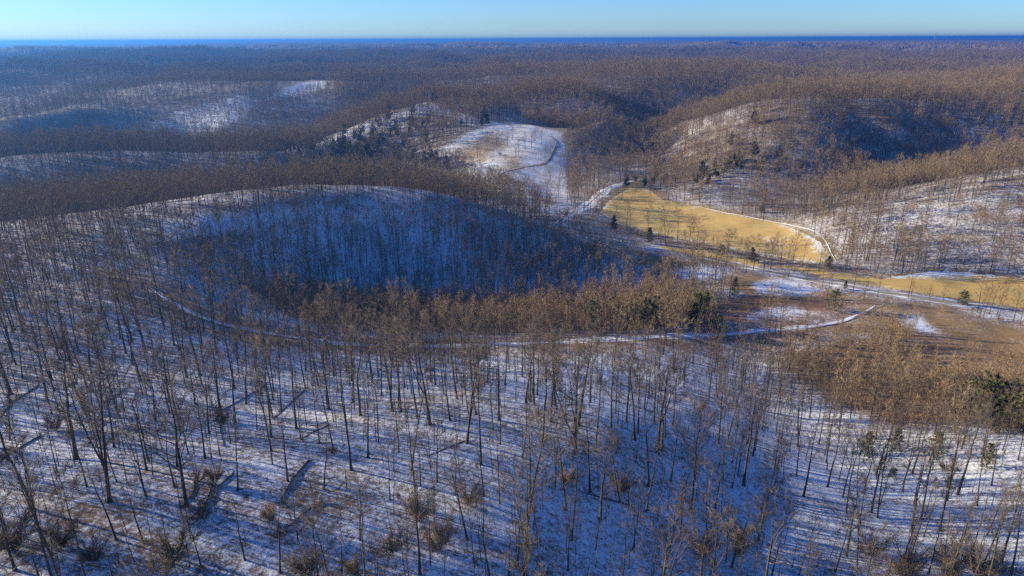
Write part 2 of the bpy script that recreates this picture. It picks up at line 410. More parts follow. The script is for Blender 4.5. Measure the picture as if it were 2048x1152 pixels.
def catmull(P, step):
    P = np.asarray(P, float); P = np.vstack([2 * P[0] - P[1], P, 2 * P[-1] - P[-2]]); out = []
    for i in range(1, len(P) - 2):
        n = max(2, int(np.linalg.norm(P[i + 1] - P[i]) / step))
        t = np.linspace(0, 1, n, endpoint=False)[:, None]
        a, b, c, d = P[i - 1:i + 3]
        out.append(0.5 * (2 * b + (c - a) * t + (2 * a - 5 * b + 4 * c - d) * t ** 2 + (-a + 3 * b - 3 * c + d) * t ** 3))
    out.append(P[-2][None]); return np.vstack(out)
def path_world(pp, step=2.0): return catmull([hit(*p)[:2] for p in pp], step)
PATH = {
 'road':   path_world([(1180,462),(1270,490),(1400,514),(1480,531),(1560,548),(1700,573),(1850,597),(2048,624),(2250,655)]),
 'spur':   path_world([(300,575),(345,605),(420,640),(520,664),(640,682),(760,690),(900,693),(1020,688),(1150,683),(1290,676),(1400,672),(1500,664),(1600,655),(1680,643),(1725,626),(1750,612)]),
 'lane':   path_world([(1105,452),(1140,428),(1180,408),(1205,385),(1235,370),(1290,358)]),
 'dirt':   path_world([(985,362),(1010,345),(1050,334),(1090,326),(1105,305),(1112,285),(1100,272)]),
 'creek':  path_world([(1215,447),(1310,475),(1400,494),(1480,508),(1560,522),(1640,536),(1700,545),(1760,556)]),
 'edge':   path_world([(1400,414),(1480,431),(1560,446),(1640,470),(1672,522)]),
}

x = GX.ravel(); y = GY.ravel(); r = np.hypot(x, y)
snow = 0.536 + 0.10 * (fbm(x / 60, y / 60, 5, 3) - 0.5) - 0.055 * sstep(260, 420, r)
gold = np.zeros_like(x); rust = np.zeros_like(x)
def soft(key, w):
    P = POLY[key]; out = np.zeros_like(x); m = (r < 2000)
    ins = inside(P, x, y); d = seg_dist(P, x[m], y[m]); s = np.where(ins[m], d, -d); out[m] = sstep(-w, w, s); return out
def lay(arr, key, val, w=6): 
    k = soft(key, w); return arr * (1 - k) + val * k
snow = lay(snow, 'field', 0.40); gold = lay(gold, 'field', 1)
snow = lay(snow, 'slip', 0.42); gold = lay(gold, 'slip', 1)
snow = lay(snow, 'meadow', 0.42); gold = lay(gold, 'meadow', 1)
snow = lay(snow, 'clearing', 0.535, 4); gold = lay(gold, 'clearing', 0.75)
for k_ in ('tan', 'tan2', 'tan3', 'tan4'): snow = lay(snow, k_, 0.455, 10); gold = lay(gold, k_, 0.9, 10); rust = lay(rust, k_, .35 if k_ == 'tan' else .6, 7)
snow = lay(snow, 'verge', 0.42, 8); gold = lay(gold, 'verge', 0.7); rust = lay(rust, 'verge', 0.5)
snow = lay(snow, 'flat', 0.42, 8); gold = lay(gold, 'flat', 0.6); rust = lay(rust, 'flat', 0.3)
snow = lay(snow, 'rusty', 0.40, 8); rust = lay(rust, 'rusty', 0.9)
snow = lay(snow, 'bottoms', 0.48, 6); gold = lay(gold, 'bottoms', .7)
for k_ in ('snow1', 'snow2', 'snow3', 'snow4'): snow = lay(snow, k_, 0.60, 5)
snow = lay(snow, 'lowland', 0.41, 8); rust = lay(rust, 'lowland', 0.5); gold = lay(gold, 'lowland', 0.3)
snow = lay(snow, 'spur', 0.44, 9); gold = lay(gold, 'spur', 0.3); rust = lay(rust, 'spur', 0.35)
snow = lay(snow, 'bowl', 0.55, 9)
hr = (1 - np.maximum(soft('gladeg', 20), soft('gladeh', 20))) * sstep(440, 520, r) * sstep(6, 12, np.degrees(np.arctan2(x, y))); snow = snow - 0.03 * hr
for k_ in ('glade_l', 'farsnow', 'farmead', 'strips', 'gladef'): snow = lay(snow, k_, 0.575, 5)
ds = seg_dist(PATH['spur'][::4], x, y, False); ks = sstep(24, 5, ds) * 0.95; snow = snow * (1 - ks) + 0.45 * ks; rust = np.maximum(rust, .5 * ks)
dc = seg_dist(PATH['creek'], x, y, False); kc = sstep(14, 3, dc)
snow = snow * (1 - kc) + 0.45 * kc
wood = sstep(1500, 3200, r); snow = snow * (1 - wood) + 0.18 * wood
idx = np.arange(len(RR) * NA).reshape(len(RR), NA)
i2 = np.roll(idx, -1, 1)
quads = np.stack([idx[:-1], idx[1:], i2[1:], i2[:-1]], -1).reshape(-1, 4)
gme = mesh_from('ground', np.stack([x, y, GZ.ravel()], 1), quads[:, ::-1])
for nm, v in (('snow', snow), ('gold', gold), ('rust', rust), ('wood', wood)): fattr(gme, nm, v)
g_o = link('ground', gme, M_GROUND); tag(g_o, 'rolling snowy hills and hollows reaching to the horizon', kind='structure')

def sheet(name, P, mat, label, lift=0.18, step=2.5, snowf=None):
    x0, y0 = P.min(0); x1, y1 = P.max(0)
    nx = int((x1 - x0) / step) + 2; ny = int((y1 - y0) / step) + 2
    xs = x0 + np.arange(nx) * step; ys = y0 + np.arange(ny) * step
    X, Y = np.meshgrid(xs, ys, indexing='ij')
    ctr = inside(P, X[:-1, :-1] + step / 2, Y[:-1, :-1] + step / 2)
    wob = X + 1.2 * np.sin(Y * 0.7), Y + 1.2 * np.sin(X * 0.6)
    Z = ground(wob[0].ravel(), wob[1].ravel()) + lift
    d = seg_dist(P, wob[0].ravel(), wob[1].ravel())
    ii = np.arange(nx * ny).reshape(nx, ny)
    q = np.stack([ii[:-1, :-1], ii[1:, :-1], ii[1:, 1:], ii[:-1, 1:]], -1)[ctr]
    used = np.unique(q); remap = -np.ones(nx * ny, int); remap[used] = np.arange(len(used))
    V = np.stack([wob[0].ravel(), wob[1].ravel(), Z], 1)[used]
    V[:, 2] -= (lift + 0.15) * sstep(step * 1.3, 0, d[used])
    me = mesh_from(name, V, remap[q])
    if snowf is not None: fattr(me, 'snow', snowf(V[:, 0], V[:, 1], d[used]))
    return tag(link(name, me, mat), label, kind='structure')

def ribbon(name, C, width, mat, label, lift=0.2, wob=0.0, off=0.0, seed=0):
    T = np.gradient(C, axis=0); T /= np.linalg.norm(T, axis=1)[:, None] + 1e-9; N = np.stack([-T[:, 1], T[:, 0]], 1)
    w = width * (1 + wob * (vnoise(np.arange(len(C)) * 0.23, np.zeros(len(C)), 40 + seed) - 0.5) * 2)
    q_ = np.minimum(np.arange(len(C)), np.arange(len(C))[::-1]) * 2.0; w = w * np.clip(.12 + q_ / 70, 0, 1)
    cols = np.linspace(-0.5, 0.5, 5); V = []
    for c in cols:
        p = C + N * (off + c * w)[:, None]
        V.append(np.c_[p, ground(p[:, 0], p[:, 1]) + lift - (0.12 if abs(c) > 0.4 else 0)])
    V = np.stack(V, 1); n = len(C)
    ii = np.arange(n * 5).reshape(n, 5)
    q = np.stack([ii[:-1, :-1], ii[1:, :-1], ii[1:, 1:], ii[:-1, 1:]], -1).reshape(-1, 4)
    return tag(link(name, mesh_from(name, V.reshape(-1, 3), q), mat), label, kind='structure')

def fsnow(P0):
    def f(xx, yy, d):
        s = 0.42 + 0.10 * sstep(12, 0, d)
        return s
    return f
EAST = hit(1590, 490)[:2]
def field_snow(xx, yy, d):
    e = np.exp(-(((xx - EAST[0]) / 26) ** 2 + ((yy - EAST[1]) / 22) ** 2))
    return 0.40 + 0.10 * sstep(9, 0, d) + 0.075 * e
MEAD = hit(1850, 545)[:2]
def mead_snow(xx, yy, d):
    e = np.exp(-(((xx - MEAD[0]) / 34) ** 2 + ((yy - MEAD[1]) / 9) ** 2))
    return 0.38 + 0.09 * sstep(6, 0, d) + 0.26 * e
sheet('field', POLY['field'], M_FIELD, 'golden hayfield on the valley floor below the wooded hills', snowf=field_snow)
sheet('field', POLY['strip'], M_FIELD, 'narrow golden grass strip between the country road and the creek', snowf=lambda a, b, d: 0.42 + 0.08 * sstep(5, 0, d))
sheet('field', POLY['meadow'], M_FIELD, 'golden meadow beside the road at the right edge', snowf=mead_snow)
ribbon('road_verge', PATH['road'], 8.0, M_VERGE, 'snow lying along both edges of the country road', 0.16, 0.35, 0, 1)
ribbon('road', PATH['road'], 4.6, M_ASPHALT, 'grey country road crossing the valley floor', 0.24, 0.05, 0, 2)
ribbon('path', PATH['spur'], 4.6, M_TRACK, 'snow covered woods track along the spur', 0.2, 0.4, 0, 3)
ribbon('track_rut', PATH['spur'], 0.7, M_DIRT, 'brown wheel rut along the near side of the woods track', 0.27, 0.5, -1.5, 11)
ribbon('track_rut', PATH['spur'], 0.6, M_DIRT, 'brown wheel rut along the far side of the woods track', 0.27, 0.5, 1.0, 12)
ribbon('path', PATH['lane'], 9.0, M_TRACK, 'snowy farm lane climbing beside the golden field', 0.2, 0.35, 0, 4)
ribbon('lane_rut', PATH['lane'], 1.3, M_DIRT, 'brown rut down the middle of the snowy farm lane', 0.28, 0.3, 0.6, 5)
ribbon('path', PATH['dirt'], 3.4, M_DIRT, 'bare dirt track winding through the snowy clearing', 0.25, 0.3, 0, 6)
ribbon('creek', PATH['creek'], 2.6, M_CREEK, 'dark creek line between field and road', 0.12, 0.4, 0, 7)
ribbon('field_edge_snow', PATH['edge'], 1.0, M_TRACK, 'thin line of snow along the upper field edge', 0.25, 0.95, 0, 8)
for (cx, cy_, w), lab in zip(FAR_FIELDS, ('bright snowy field far off near the horizon, the largest', 'small snowy field near the horizon left of the largest', 'thin snowy field near the horizon right of the largest', 'small snowy field near the horizon left of centre')):
    an = np.linspace(0, 2 * np.pi, 24, endpoint=False)
    P = np.stack([cx + w * np.cos(an) * (1 + .15 * np.sin(3 * an)), cy_ + 75 * np.sin(an)], 1)
    sheet('snow_field', P, M_SNOWFIELD, lab, 2.5, 9.0)

# ------------------------------------------------------------------ tree shapes
class MB:
    def __init__(s): s.V = []; s.F = []; s.n = 0
    def tube(s, P, R, sides):
        P = np.asarray(P, float); k = len(P)
        T = np.gradient(P, axis=0); T /= np.linalg.norm(T, axis=1)[:, None] + 1e-9
        a = np.cross(T, [0.31, 0.87, 0.38]); a /= np.linalg.norm(a, axis=1)[:, None] + 1e-9
        b = np.cross(T, a); an = np.arange(sides) * 2 * np.pi / sides
        V = P[:, None] + (a[:, None] * np.cos(an)[None, :, None] + b[:, None] * np.sin(an)[None, :, None]) * np.asarray(R)[:, None, None]
        ii = np.arange(k * sides).reshape(k, sides) + s.n; jj = np.roll(ii, -1, 1)
        q = np.stack([ii[:-1], jj[:-1], jj[1:], ii[1:]], -1).reshape(-1, 4)
        s.V.append(V.reshape(-1, 3)); s.n += k * sides
        s.F.append(q[:, [0, 1, 2]]); s.F.append(q[:, [0, 2, 3]])
    def spike(s, p, d, L, w, rng, sides=3):
        d = d / (np.linalg.norm(d) + 1e-9); a = np.cross(d, rng.normal(size=3)); a /= np.linalg.norm(a) + 1e-9; b = np.cross(d, a)
        if sides == 2:
            V = np.array([p - a * w, p + a * w, p + d * L]); s.F.append(np.array([[0, 1, 2]]) + s.n)
        else:
            V = np.array([p + a * w, p - a * w * .5 + b * w * .87, p - a * w * .5 - b * w * .87, p + d * L])
            s.F.append(np.array([[0, 1, 3], [1, 2, 3], [2, 0, 3]]) + s.n)
        s.V.append(V); s.n += len(V)
    def leaf(s, p, d, L, w, rng):
        d = d / (np.linalg.norm(d) + 1e-9); a = np.cross(d, rng.normal(size=3)); a /= np.linalg.norm(a) + 1e-9
        V = np.array([p - a * w * .3, p + a * w * .3, p + d * L * .6 + a * w, p + d * L, p + d * L * .6 - a * w])
        s.F.append(np.array([[0, 1, 2], [0, 2, 4], [4, 2, 3]]) + s.n); s.V.append(V); s.n += 5
    def mesh(s, name, mat, smooth=True):
        me = mesh_from(name, np.vstack(s.V), np.vstack(s.F), smooth); me.materials.append(mat); return me

def interp(P, t):
    P = np.asarray(P); f = np.clip(t, 0, 1) * (len(P) - 1); i = min(int(f), len(P) - 2); return P[i] * (1 - (f - i)) + P[i + 1] * (f - i)

def hardwood(seed, H=20.0, base=0.45, nl=13, ns=6, nt=6, spread=0.30, fork=0, bend=0.02, tw=0.022, lod=0, rk=0.0115, up=1.0, twl=1.0):
    """bare tree of height H: returns (trunk, crown) builders; lod 0 near, 1 middle, 2 far"""
    rng = np.random.default_rng(seed); tr = MB(); cr = MB()
    n = (9, 5, 3)[lod]; sd = (7, 4, 3)[lod]
    zz = np.linspace(0, 1, n) ** 0.9
    wob = np.cumsum(rng.normal(0, bend * H / 3, (n, 2)), 0) * zz[:, None]; wob[0] = 0
    P = np.c_[wob, zz * H * 0.97]
    r0 = H * rk
    R = r0 * (1 - 0.86 * zz ** 1.1)
    if lod == 0:
        P = np.vstack([P[0] - [0, 0, 0.8], P[0] + [0, 0, 0.0], P[0] * .9 + P[1] * .1 + [0, 0, .2], P[1:]]); R = np.r_[r0 * 1.9, r0 * 1.7, r0 * 1.12, R[1:]]
    else:
        P = np.vstack([P[0] - [0, 0, 1.0], P[1:]]); R = np.r_[r0 * 1.2, R[1:]]
    tr.tube(P, R, sd)
    stems = [(P, R, base)]
    for f in range(fork):
        t = rng.uniform(0.25, 0.45); p0 = interp(P, t); az = rng.uniform(0, 6.28)
        q = np.linspace(0, 1, n)[:, None]; Lz = H * rng.uniform(0.88, 0.97) - p0[2]
        side = np.array([math.cos(az), math.sin(az), 0]) * H * rng.uniform(0.13, 0.2)
        Q = p0 + side * q ** 0.75 + np.array([0, 0, 1]) * Lz * q + np.c_[rng.normal(0, .1, (n, 2)), np.zeros(n)] * q
        Rq = r0 * 0.72 * (1 - t) * (1 - 0.85 * q[:, 0]) + 0.02
        tr.tube(Q, Rq, sd); stems.append((Q, Rq, 0.3))
    az = rng.uniform(0, 6.28)
    for P_, R_, b_ in stems:
        m = nl if len(stems) == 1 else int(nl * 0.68)
        for i in range(m):
            t = b_ + (0.985 - b_) * ((i + rng.uniform(0, .8)) / m); p0 = interp(P_, t); az += 2.4 + rng.normal(0, .4)
            u = (t - b_) / (1 - b_)
            L = H * spread * (1 - 0.62 * u ** 1.5) * rng.uniform(0.7, 1.2)
            if i < 2 and rng.random() < .5: L *= 0.55
            el = rad(rng.uniform(22, 42) + 28 * u * up)
            dirv = np.array([math.cos(az) * math.cos(el), math.sin(az) * math.cos(el), math.sin(el)])
            k = (5, 3, 2)[lod]; q = np.linspace(0, 1, k)[:, None]
            B = p0 + dirv * L * q + np.array([0, 0, L * 0.30 * up]) * q ** 2 + rng.normal(0, L * 0.035, (k, 3)) * q
            rb = max(0.03, float(np.interp(t, np.linspace(0, 1, len(R_)), R_)) * 0.55)
            (cr).tube(B, rb * (1 - 0.8 * q[:, 0]), (4, 3, 3)[lod])
            for j in range(ns):
                s_ = rng.uniform(0.25, 1.0) if j else 1.0
                p1 = interp(B, s_); d1 = dirv * 0.7 + rng.normal(0, 0.55, 3) + [0, 0, 0.35]; d1 /= np.linalg.norm(d1)
                L1 = L * rng.uniform(0.28, 0.5) * (1.15 - 0.5 * s_)
                if lod == 0:
                    C = np.array([p1, p1 + d1 * L1 * .5 + rng.normal(0, .06 * L1, 3), p1 + d1 * L1 + [0, 0, .1 * L1]])
                    cr.tube(C, [rb * .3 + .008, rb * .2 + .006, .01], 3)
                else: cr.spike(p1, d1, L1 * 1.1, (0, 0.045, 0.08)[lod] * (tw / .022) ** .5, rng, 2); C = np.array([p1, p1 + d1 * L1])
                for w in range(nt):
                    p2 = interp(C, rng.uniform(0.15, 1.0)); d2 = d1 + rng.normal(0, 0.6, 3) + [0, 0, .25]
                    cr.spike(p2, d2, rng.uniform(0.7, 1.7) * twl * H / 20, tw, rng, 3 if lod == 0 else 2)
    return tr, cr

def joined(tr, cr):
    m = MB(); m.V = tr.V + cr.V; m.F = tr.F + [f + tr.n for f in cr.F]; m.n = tr.n + cr.n; return m
def joined_mesh(name, tr, cr, ma, mb):
    me = joined(tr, cr).mesh(name, ma); me.materials.append(mb)
    nf = sum(len(f) for f in tr.F); k = np.zeros(len(me.polygons), np.int32); k[nf:] = 1; me.polygons.foreach_set('material_index', k); return me

def evergreen(seed, H=8.0, rw=0.30, dens=900, shape=1.0, taper=0.75):
    rng = np.random.default_rng(seed); tr = MB(); cr = MB()
    tr.tube([[0, 0, -.4], [0, 0, 0], [.05, .03, H * .5], [0, 0, H * .96]], [H * .02, H * .018, H * .011, .02], 6)
    nb = 34
    for i in range(nb):
        t = 0.06 + 0.9 * (i / nb); az = i * 2.4 + rng.normal(0, .3)
        L = H * rw * (1 - t ** (1.0 / taper) * 0.93) ** shape * rng.uniform(.7, 1.18) * min(1, 0.55 + t * 3)
        el = rng.uniform(-.1, .45) + t * .4; d = np.array([math.cos(az) * math.cos(el), math.sin(az) * math.cos(el), math.sin(el)])
        p0 = np.array([0, 0, H * t]); B = np.array([p0, p0 + d * L * .55, p0 + d * L + [0, 0, L * .12]])
        cr.tube(B, [.03, .02, .01], 3)
        for j in range(int(dens / nb)):
            s_ = rng.uniform(.12, 1) ** .7; p = interp(B, s_) + rng.normal(0, .10 * L + .06, 3) * [1, 1, .7]
            cr.leaf(p, d * .5 + rng.normal(0, .6, 3) + [0, 0, .3], rng.uniform(.35, .7) * H / 8, rng.uniform(.10, .2) * H / 8, rng)
    return tr, cr

def thicket_shape(seed, H=3.0, n=140, wide=0.55, w=0.02):
    """many-stemmed shrub"""
    rng = np.random.default_rng(seed); m = MB()
    for i in range(11):
        az = rng.uniform(0, 6.28); el = rng.uniform(.75, 1.45); d = np.array([math.cos(az) * math.cos(el) * wide * 2, math.sin(az) * math.cos(el) * wide * 2, math.sin(el)])
        L = H * rng.uniform(.65, 1.05); B = np.array([[0, 0, -.2], d * L * .5 + rng.normal(0, .1, 3), d * L + [0, 0, -.05 * L]])
        m.tube(B, [.03, .02, .01], 3)
        for j in range(n // 11):
            p = interp(B, rng.uniform(.2, 1)) + rng.normal(0, .12, 3); m.spike(p, d + rng.normal(0, .75, 3), rng.uniform(.4, 1.1) * H / 3, w, rng)
    return m

# near kinds: (key, shape words, builder)
NEAR = []
for k, (word, kw) in enumerate([
 ('straight', dict(base=.55, nl=12, spread=.24)), ('straight', dict(base=.5, nl=13, spread=.27)), ('tall narrow', dict(base=.6, nl=11, spread=.20)),
 ('forked', dict(base=.5, nl=16, spread=.24, fork=1)), ('forked', dict(base=.5, nl=18, spread=.22, fork=2)), ('crooked', dict(base=.45, nl=11, spread=.27, bend=.045)),
 ('broad-crowned', dict(base=.42, nl=15, spread=.36, ns=7)), ('broad-crowned', dict(base=.38, nl=16, spread=.38, ns=7)), ('sparse', dict(base=.55, nl=8, spread=.22, ns=4)),
 ('sparse', dict(base=.5, nl=9, spread=.25, ns=4, bend=.03))]):
    tr, cr = hardwood(100 + k, 20, tw=.026, nt=7 if 'sparse' != word else 4, **kw)
    NEAR.append((word, tr.mesh('trunk', M_BARK), cr.mesh('crown', M_TWIG_NEAR)))
OPENT = []
for k, kw in enumerate([dict(base=.35, spread=.28), dict(base=.3, spread=.34), dict(base=.4, spread=.24), dict(base=.3, spread=.36)]):
    tr, cr = hardwood(150 + k, 20, tw=.055, nt=6, nl=14, rk=.016, **kw); OPENT.append((tr.mesh('trunk', M_BARK), cr.mesh('crown', M_TWIG)))
SAPL = []
for k in range(6):
    tr, cr = hardwood(200 + k, 10, base=.4, nl=9, ns=2, nt=3, spread=.17, bend=.02, tw=.014, lod=1, rk=.0078, up=1.3, twl=1.6)
    SAPL.append(joined_mesh('sapling', tr, cr, M_BARK, M_TWIG_NEAR))
PINES = []
for k, (kw, mt) in enumerate([(dict(H=8, rw=.26), M_CEDAR), (dict(H=8, rw=.34), M_CEDAR), (dict(H=8, rw=.42, shape=.6, taper=.5), M_CEDAR), (dict(H=8, rw=.32, dens=600), M_PINE), (dict(H=8, rw=.40, shape=.7, dens=700), M_PINE)]):
    tr, cr = evergreen(300 + k, **kw); PINES.append((tr.mesh('trunk', M_BARK), cr.mesh('crown', mt)))

# ------------------------------------------------------------------ placing
def top_height(P, pxh):
    """height in metres of something rooted at P that spans pxh photo pixels"""
    b = project(P)[0]; lo, hi = 0.5, 60.0
    for _ in range(30):
        m = (lo + hi) / 2; t = project(P + np.array([0, 0, m]))[0]
        if b[1] - t[1] < pxh: lo = m
        else: hi = m
    return lo

HAND = """104,828,120 208,851,110 293,940,150 174,974,120 219,1004,235 349,974,130 377,908,110 410,917,120 476,981,130 545,929,110 575,962,120 639,886,120
667,901,140 648,979,105 115,945,120 59,962,120 85,1089,175 233,1080,130 288,1087,115 292,992,120 597,1089,120 403,1134,110 311,842,120 632,1021,95 354,932,115
234,964,110 601,879,100 694,978,65 514,860,100 205,931,140 297,922,140 736,915,150 757,884,110 785,823,140 797,816,150 802,823,165 860,849,185 934,886,170
986,861,95 1045,915,115 1113,821,105 1151,903,185 1252,844,125 1231,827,120 1276,865,130 1315,906,165 1323,900,150 841,971,75 874,964,120 911,990,115 967,992,115 999,1007,140
967,1063,95 934,1078,130 1110,974,100 1200,1040,150 1035,1134,150 1050,1150,200 840,1148,170 1136,1141,130 1266,1103,120 1327,1150,150 1360,1075,150 1150,1124,85
1430,1016,115 1402,896,75 1464,926,110 1497,926,80 1563,926,75 1593,953,90 1607,993,130 1655,974,120 1654,940,70 1692,1026,140 1714,957,70 1716,1070,105 1827,1012,85
1900,959,105 1954,1012,105 1983,971,90 2025,1012,95 2001,1129,150 1851,967,70 1544,1150,150 1598,1150,115 1671,1144,125 1713,1148,115 1463,1134,130 1800,1148,125 1857,1148,95 1905,1150,125
45,758,110 365,721,115 314,747,125 295,730,115 406,726,110 338,768,80 514,761,95 213,747,125 203,747,120 265,730,115 94,800,165 477,747,95 404,768,95 76,640,80 763,791,105 888,789,105 914,798,150
860,801,110 640,760,90 700,770,100 1010,770,85 1075,790,90 1180,790,95 1345,850,110 1390,960,110 1520,1040,100 1760,1010,85 1880,1060,110 1945,1100,120 20,880,140 140,870,130 30,1140,180 490,1120,120 720,1080,110 780,1000,105 560,1145,130
150,660,95 250,650,90 330,660,90 120,720,110 460,690,80 560,720,85""".split()
FORKED = {(219, 1004), (860, 849), (1315, 906), (1151, 903), (1050, 1150), (1463, 1134), (934, 886), (1200, 1040)}
near_xy = []; near_rec = []
for s in HAND:
    a, b, c = map(int, s.split(',')); P = hit(a, b)
    near_rec.append((P, float(np.clip(top_height(P, c * 1.08), 6, 27)), (a, b) in FORKED, a)); near_xy.append(P[:2])

OPEN = ['bottoms', 'field', 'slip', 'strip', 'meadow', 'clearing', 'farsnow', 'farmead']
def open_mask(x, y, extra=()):
    x = x + 16 * (fbm(x / 22, y / 22, 71, 2) - .5); y = y + 20 * (fbm(x / 22, y / 22, 72, 2) - .5)
    m = np.zeros(len(x), bool)
    for k in OPEN + list(extra): m |= inside(POLY[k], x, y)
    for k, w in (('road', 9), ('spur', 7.0), ('lane', 6), ('creek', 4)):
        c = PATH[k][::3]; bb = (x > c[:, 0].min() - 10) & (x < c[:, 0].max() + 10) & (y > c[:, 1].min() - 10) & (y < c[:, 1].max() + 10)
        if bb.any(): d = seg_dist(c, x[bb], y[bb], False); m[bb] |= d < w
    return m

def jitter(r0, r1, half, s, jit=0.95):
    """jittered grid of points in a ring sector ahead"""
    n = int(2 * r1 / s) + 2
    X, Y = np.meshgrid((np.arange(n) - n // 2) * s, (np.arange(int(r1 / s) + 40) - 30) * s, indexing='ij')
    X = X.ravel(); Y = Y.ravel(); rr = np.hypot(X, Y); a = np.abs(np.degrees(np.arctan2(X, Y)))
    k = (rr > r0 - s) & (rr < r1 + s) & (a < half); X = X[k]; Y = Y[k]
    X = X + RNG.uniform(-.5, .5, len(X)) * s * jit; Y = Y + RNG.uniform(-.5, .5, len(X)) * s * jit
    rr = np.hypot(X, Y); k = (rr > r0) & (rr < r1)
    return X[k], Y[k]

# which ground can be seen (with a margin): steepest sight line so far along each bearing
EL = (GZ + 9.0 - CAM_Z) / np.maximum(GR, 1); RUN = np.maximum.accumulate(EL, 0)
def in_view(x, y, z, h, margin=0.02):
    r = np.hypot(x, y); th = np.degrees(np.arctan2(x, y))
    j = np.clip(np.searchsorted(TH[:500], th), 0, 499); i = np.clip(np.searchsorted(RR, r) - 2, 0, len(RR) - 1)
    return (z + h - CAM_Z) / r > RUN[i, j] - margin

# --- foreground trees, each its own thing
R_NEAR = 215.0
X, Y = jitter(30, R_NEAR, 60, 6.6)
nx_ = np.array(near_xy)
dmin = np.array([np.min(np.hypot(nx_[:, 0] - a, nx_[:, 1] - b)) for a, b in zip(X, Y)])
ok = (dmin > 5.0) & ~open_mask(X, Y, ('spur',)) & (RNG.random(len(X)) < 0.5 + 0.4 * sstep(20, -50, X) * sstep(120, 150, np.hypot(X, Y)) - 0.22 * sstep(140, 175, np.hypot(X, Y)) * sstep(-50, 0, X) * sstep(70, 40, X) + 0.4 * sstep(50, 75, X) * sstep(110, 150, np.hypot(X, Y)))
X = X[ok]; Y = Y[ok]
for a, b in zip(X, Y):
    P = np.array([a, b, ground(a, b)[0]]); near_rec.append((P, float(np.clip(RNG.normal(17 - 3.5 * sstep(140, 180, math.hypot(a, b)) * sstep(-60, 0, a), 3.0), 8, 24)), None, None))
def px_span(P, h):
    p = project(np.array([P, P + [0, 0, h]])); return p
rows = []
for rec in near_rec:
    p = px_span(rec[0], rec[1]); vis = (p[0, 0] > -20) and (p[0, 0] < 2068) and p[1, 1] < 1150 and p[0, 2] > 10
    rows.append((p[0, 1] - p[1, 1] if vis else 0.0, p))
order = sorted(range(len(near_rec)), key=lambda i: (near_rec[i][3] is None, -rows[i][0]))
single = [i for i in order if rows[i][0] > 0][:300]
rest_near = [i for i in order if i not in set(single)]

ROWN = [(1030, 1400, 'along the bottom edge'), (930, 1030, 'low on the slope'), (840, 930, 'midway up the slope'), (750, 840, 'high on the slope'), (0, 750, 'beside the woods track')]
COLN = ['at far left', 'at left', 'left of centre', 'left of middle', 'right of middle', 'right of centre', 'at right', 'at far right']
_U = ['first', 'second', 'third', 'fourth', 'fifth', 'sixth', 'seventh', 'eighth', 'ninth', 'tenth', 'eleventh', 'twelfth', 'thirteenth', 'fourteenth', 'fifteenth', 'sixteenth', 'seventeenth', 'eighteenth', 'nineteenth', 'twentieth']
ORD = _U + ['twenty-' + u for u in _U[:9]] + ['thirtieth'] + ['thirty-' + u for u in _U[:9]] + ['fortieth']
def cell(p):
    rn = next((k for k, (a, b, _) in enumerate(ROWN) if a <= p[1] < b), 0); return rn, int(np.clip(p[0] // 256, 0, 7))
def place_labels(items, noun, cells):
    """items: list of (px, py); returns a label for each by where it is rooted and its order from the left"""
    by = {}
    for i, p in enumerate(items): by.setdefault(cell(p), []).append(i)
    out = [None] * len(items)
    for c, L in by.items():
        for n, i in enumerate(sorted(L, key=lambda i: items[i][0])):
            out[i] = f'{noun[i]} {ROWN[c[0]][2]} {COLN[c[1]]}, {ORD[min(n, 39)]} from the left'
    return out
kinds = []
for i in single:
    P, h, fk, hx = near_rec[i]
    kinds.append(random.choice([3, 4]) if fk else random.choice([0, 1, 2, 5, 6, 7, 8, 9, 0, 2, 8]))
labs = place_labels([tuple(rows[i][1][0, :2]) for i in single], [f'{NEAR[k][0]} bare tree' for k in kinds], None)
for i, k, lab in zip(single, kinds, labs):
    P, h, fk, hx = near_rec[i]; w, tm, cm = NEAR[k]
    lean = random.gauss(0, .055); ln2 = random.gauss(0, .055)
    e = link('bare_tree', None, loc=P, rot=(lean, ln2, random.uniform(0, 6.28)), scl=(h / 20 * (1.25 if fk else random.uniform(.72, 1.3)),) * 2 + (h / 20,))
    tag(e, lab, 'tree', 'bare trees on the snowy foreground slope')
    link('trunk', tm, parent=e); link('crown', cm, parent=e)

# --- saplings among them
X, Y = jitter(40, 250, 58, 4.7)
ok = ~open_mask(X, Y, ('spur',)) & (fbm(X / 30, Y / 30, 61, 2) > .36); X = X[ok]; Y = Y[ok]; Z = ground(X, Y)
H_ = np.clip(RNG.normal(8.5, 2.2, len(X)), 4, 13)
pb = project(np.c_[X, Y, Z]); pt = project(np.c_[X, Y, Z + H_])
span = np.where((pb[:, 0] > 0) & (pb[:, 0] < 2048) & (pb[:, 1] < 1152) & (pb[:, 1] > 560) & (pb[:, 2] > 0), pb[:, 1] - pt[:, 1], 0)
so = np.argsort(-span); s_single = [i for i in so[:300] if span[i] > 0]; s_rest = [i for i in so if i not in set(s_single)]
labs = place_labels([tuple(pb[i, :2]) for i in s_single], ['thin bare sapling'] * len(s_single), None)
for i, lab in zip(s_single, labs):
    s = H_[i] / 10
    o = link('sapling', SAPL[i % 6], loc=(X[i], Y[i], Z[i]), rot=(random.gauss(0, .05), random.gauss(0, .05), random.uniform(0, 6.28)), scl=s)
    tag(o, lab, 'sapling', 'thin saplings on the snowy foreground slope')
SAP_REST = np.c_[X, Y, Z, H_ / 10][s_rest]

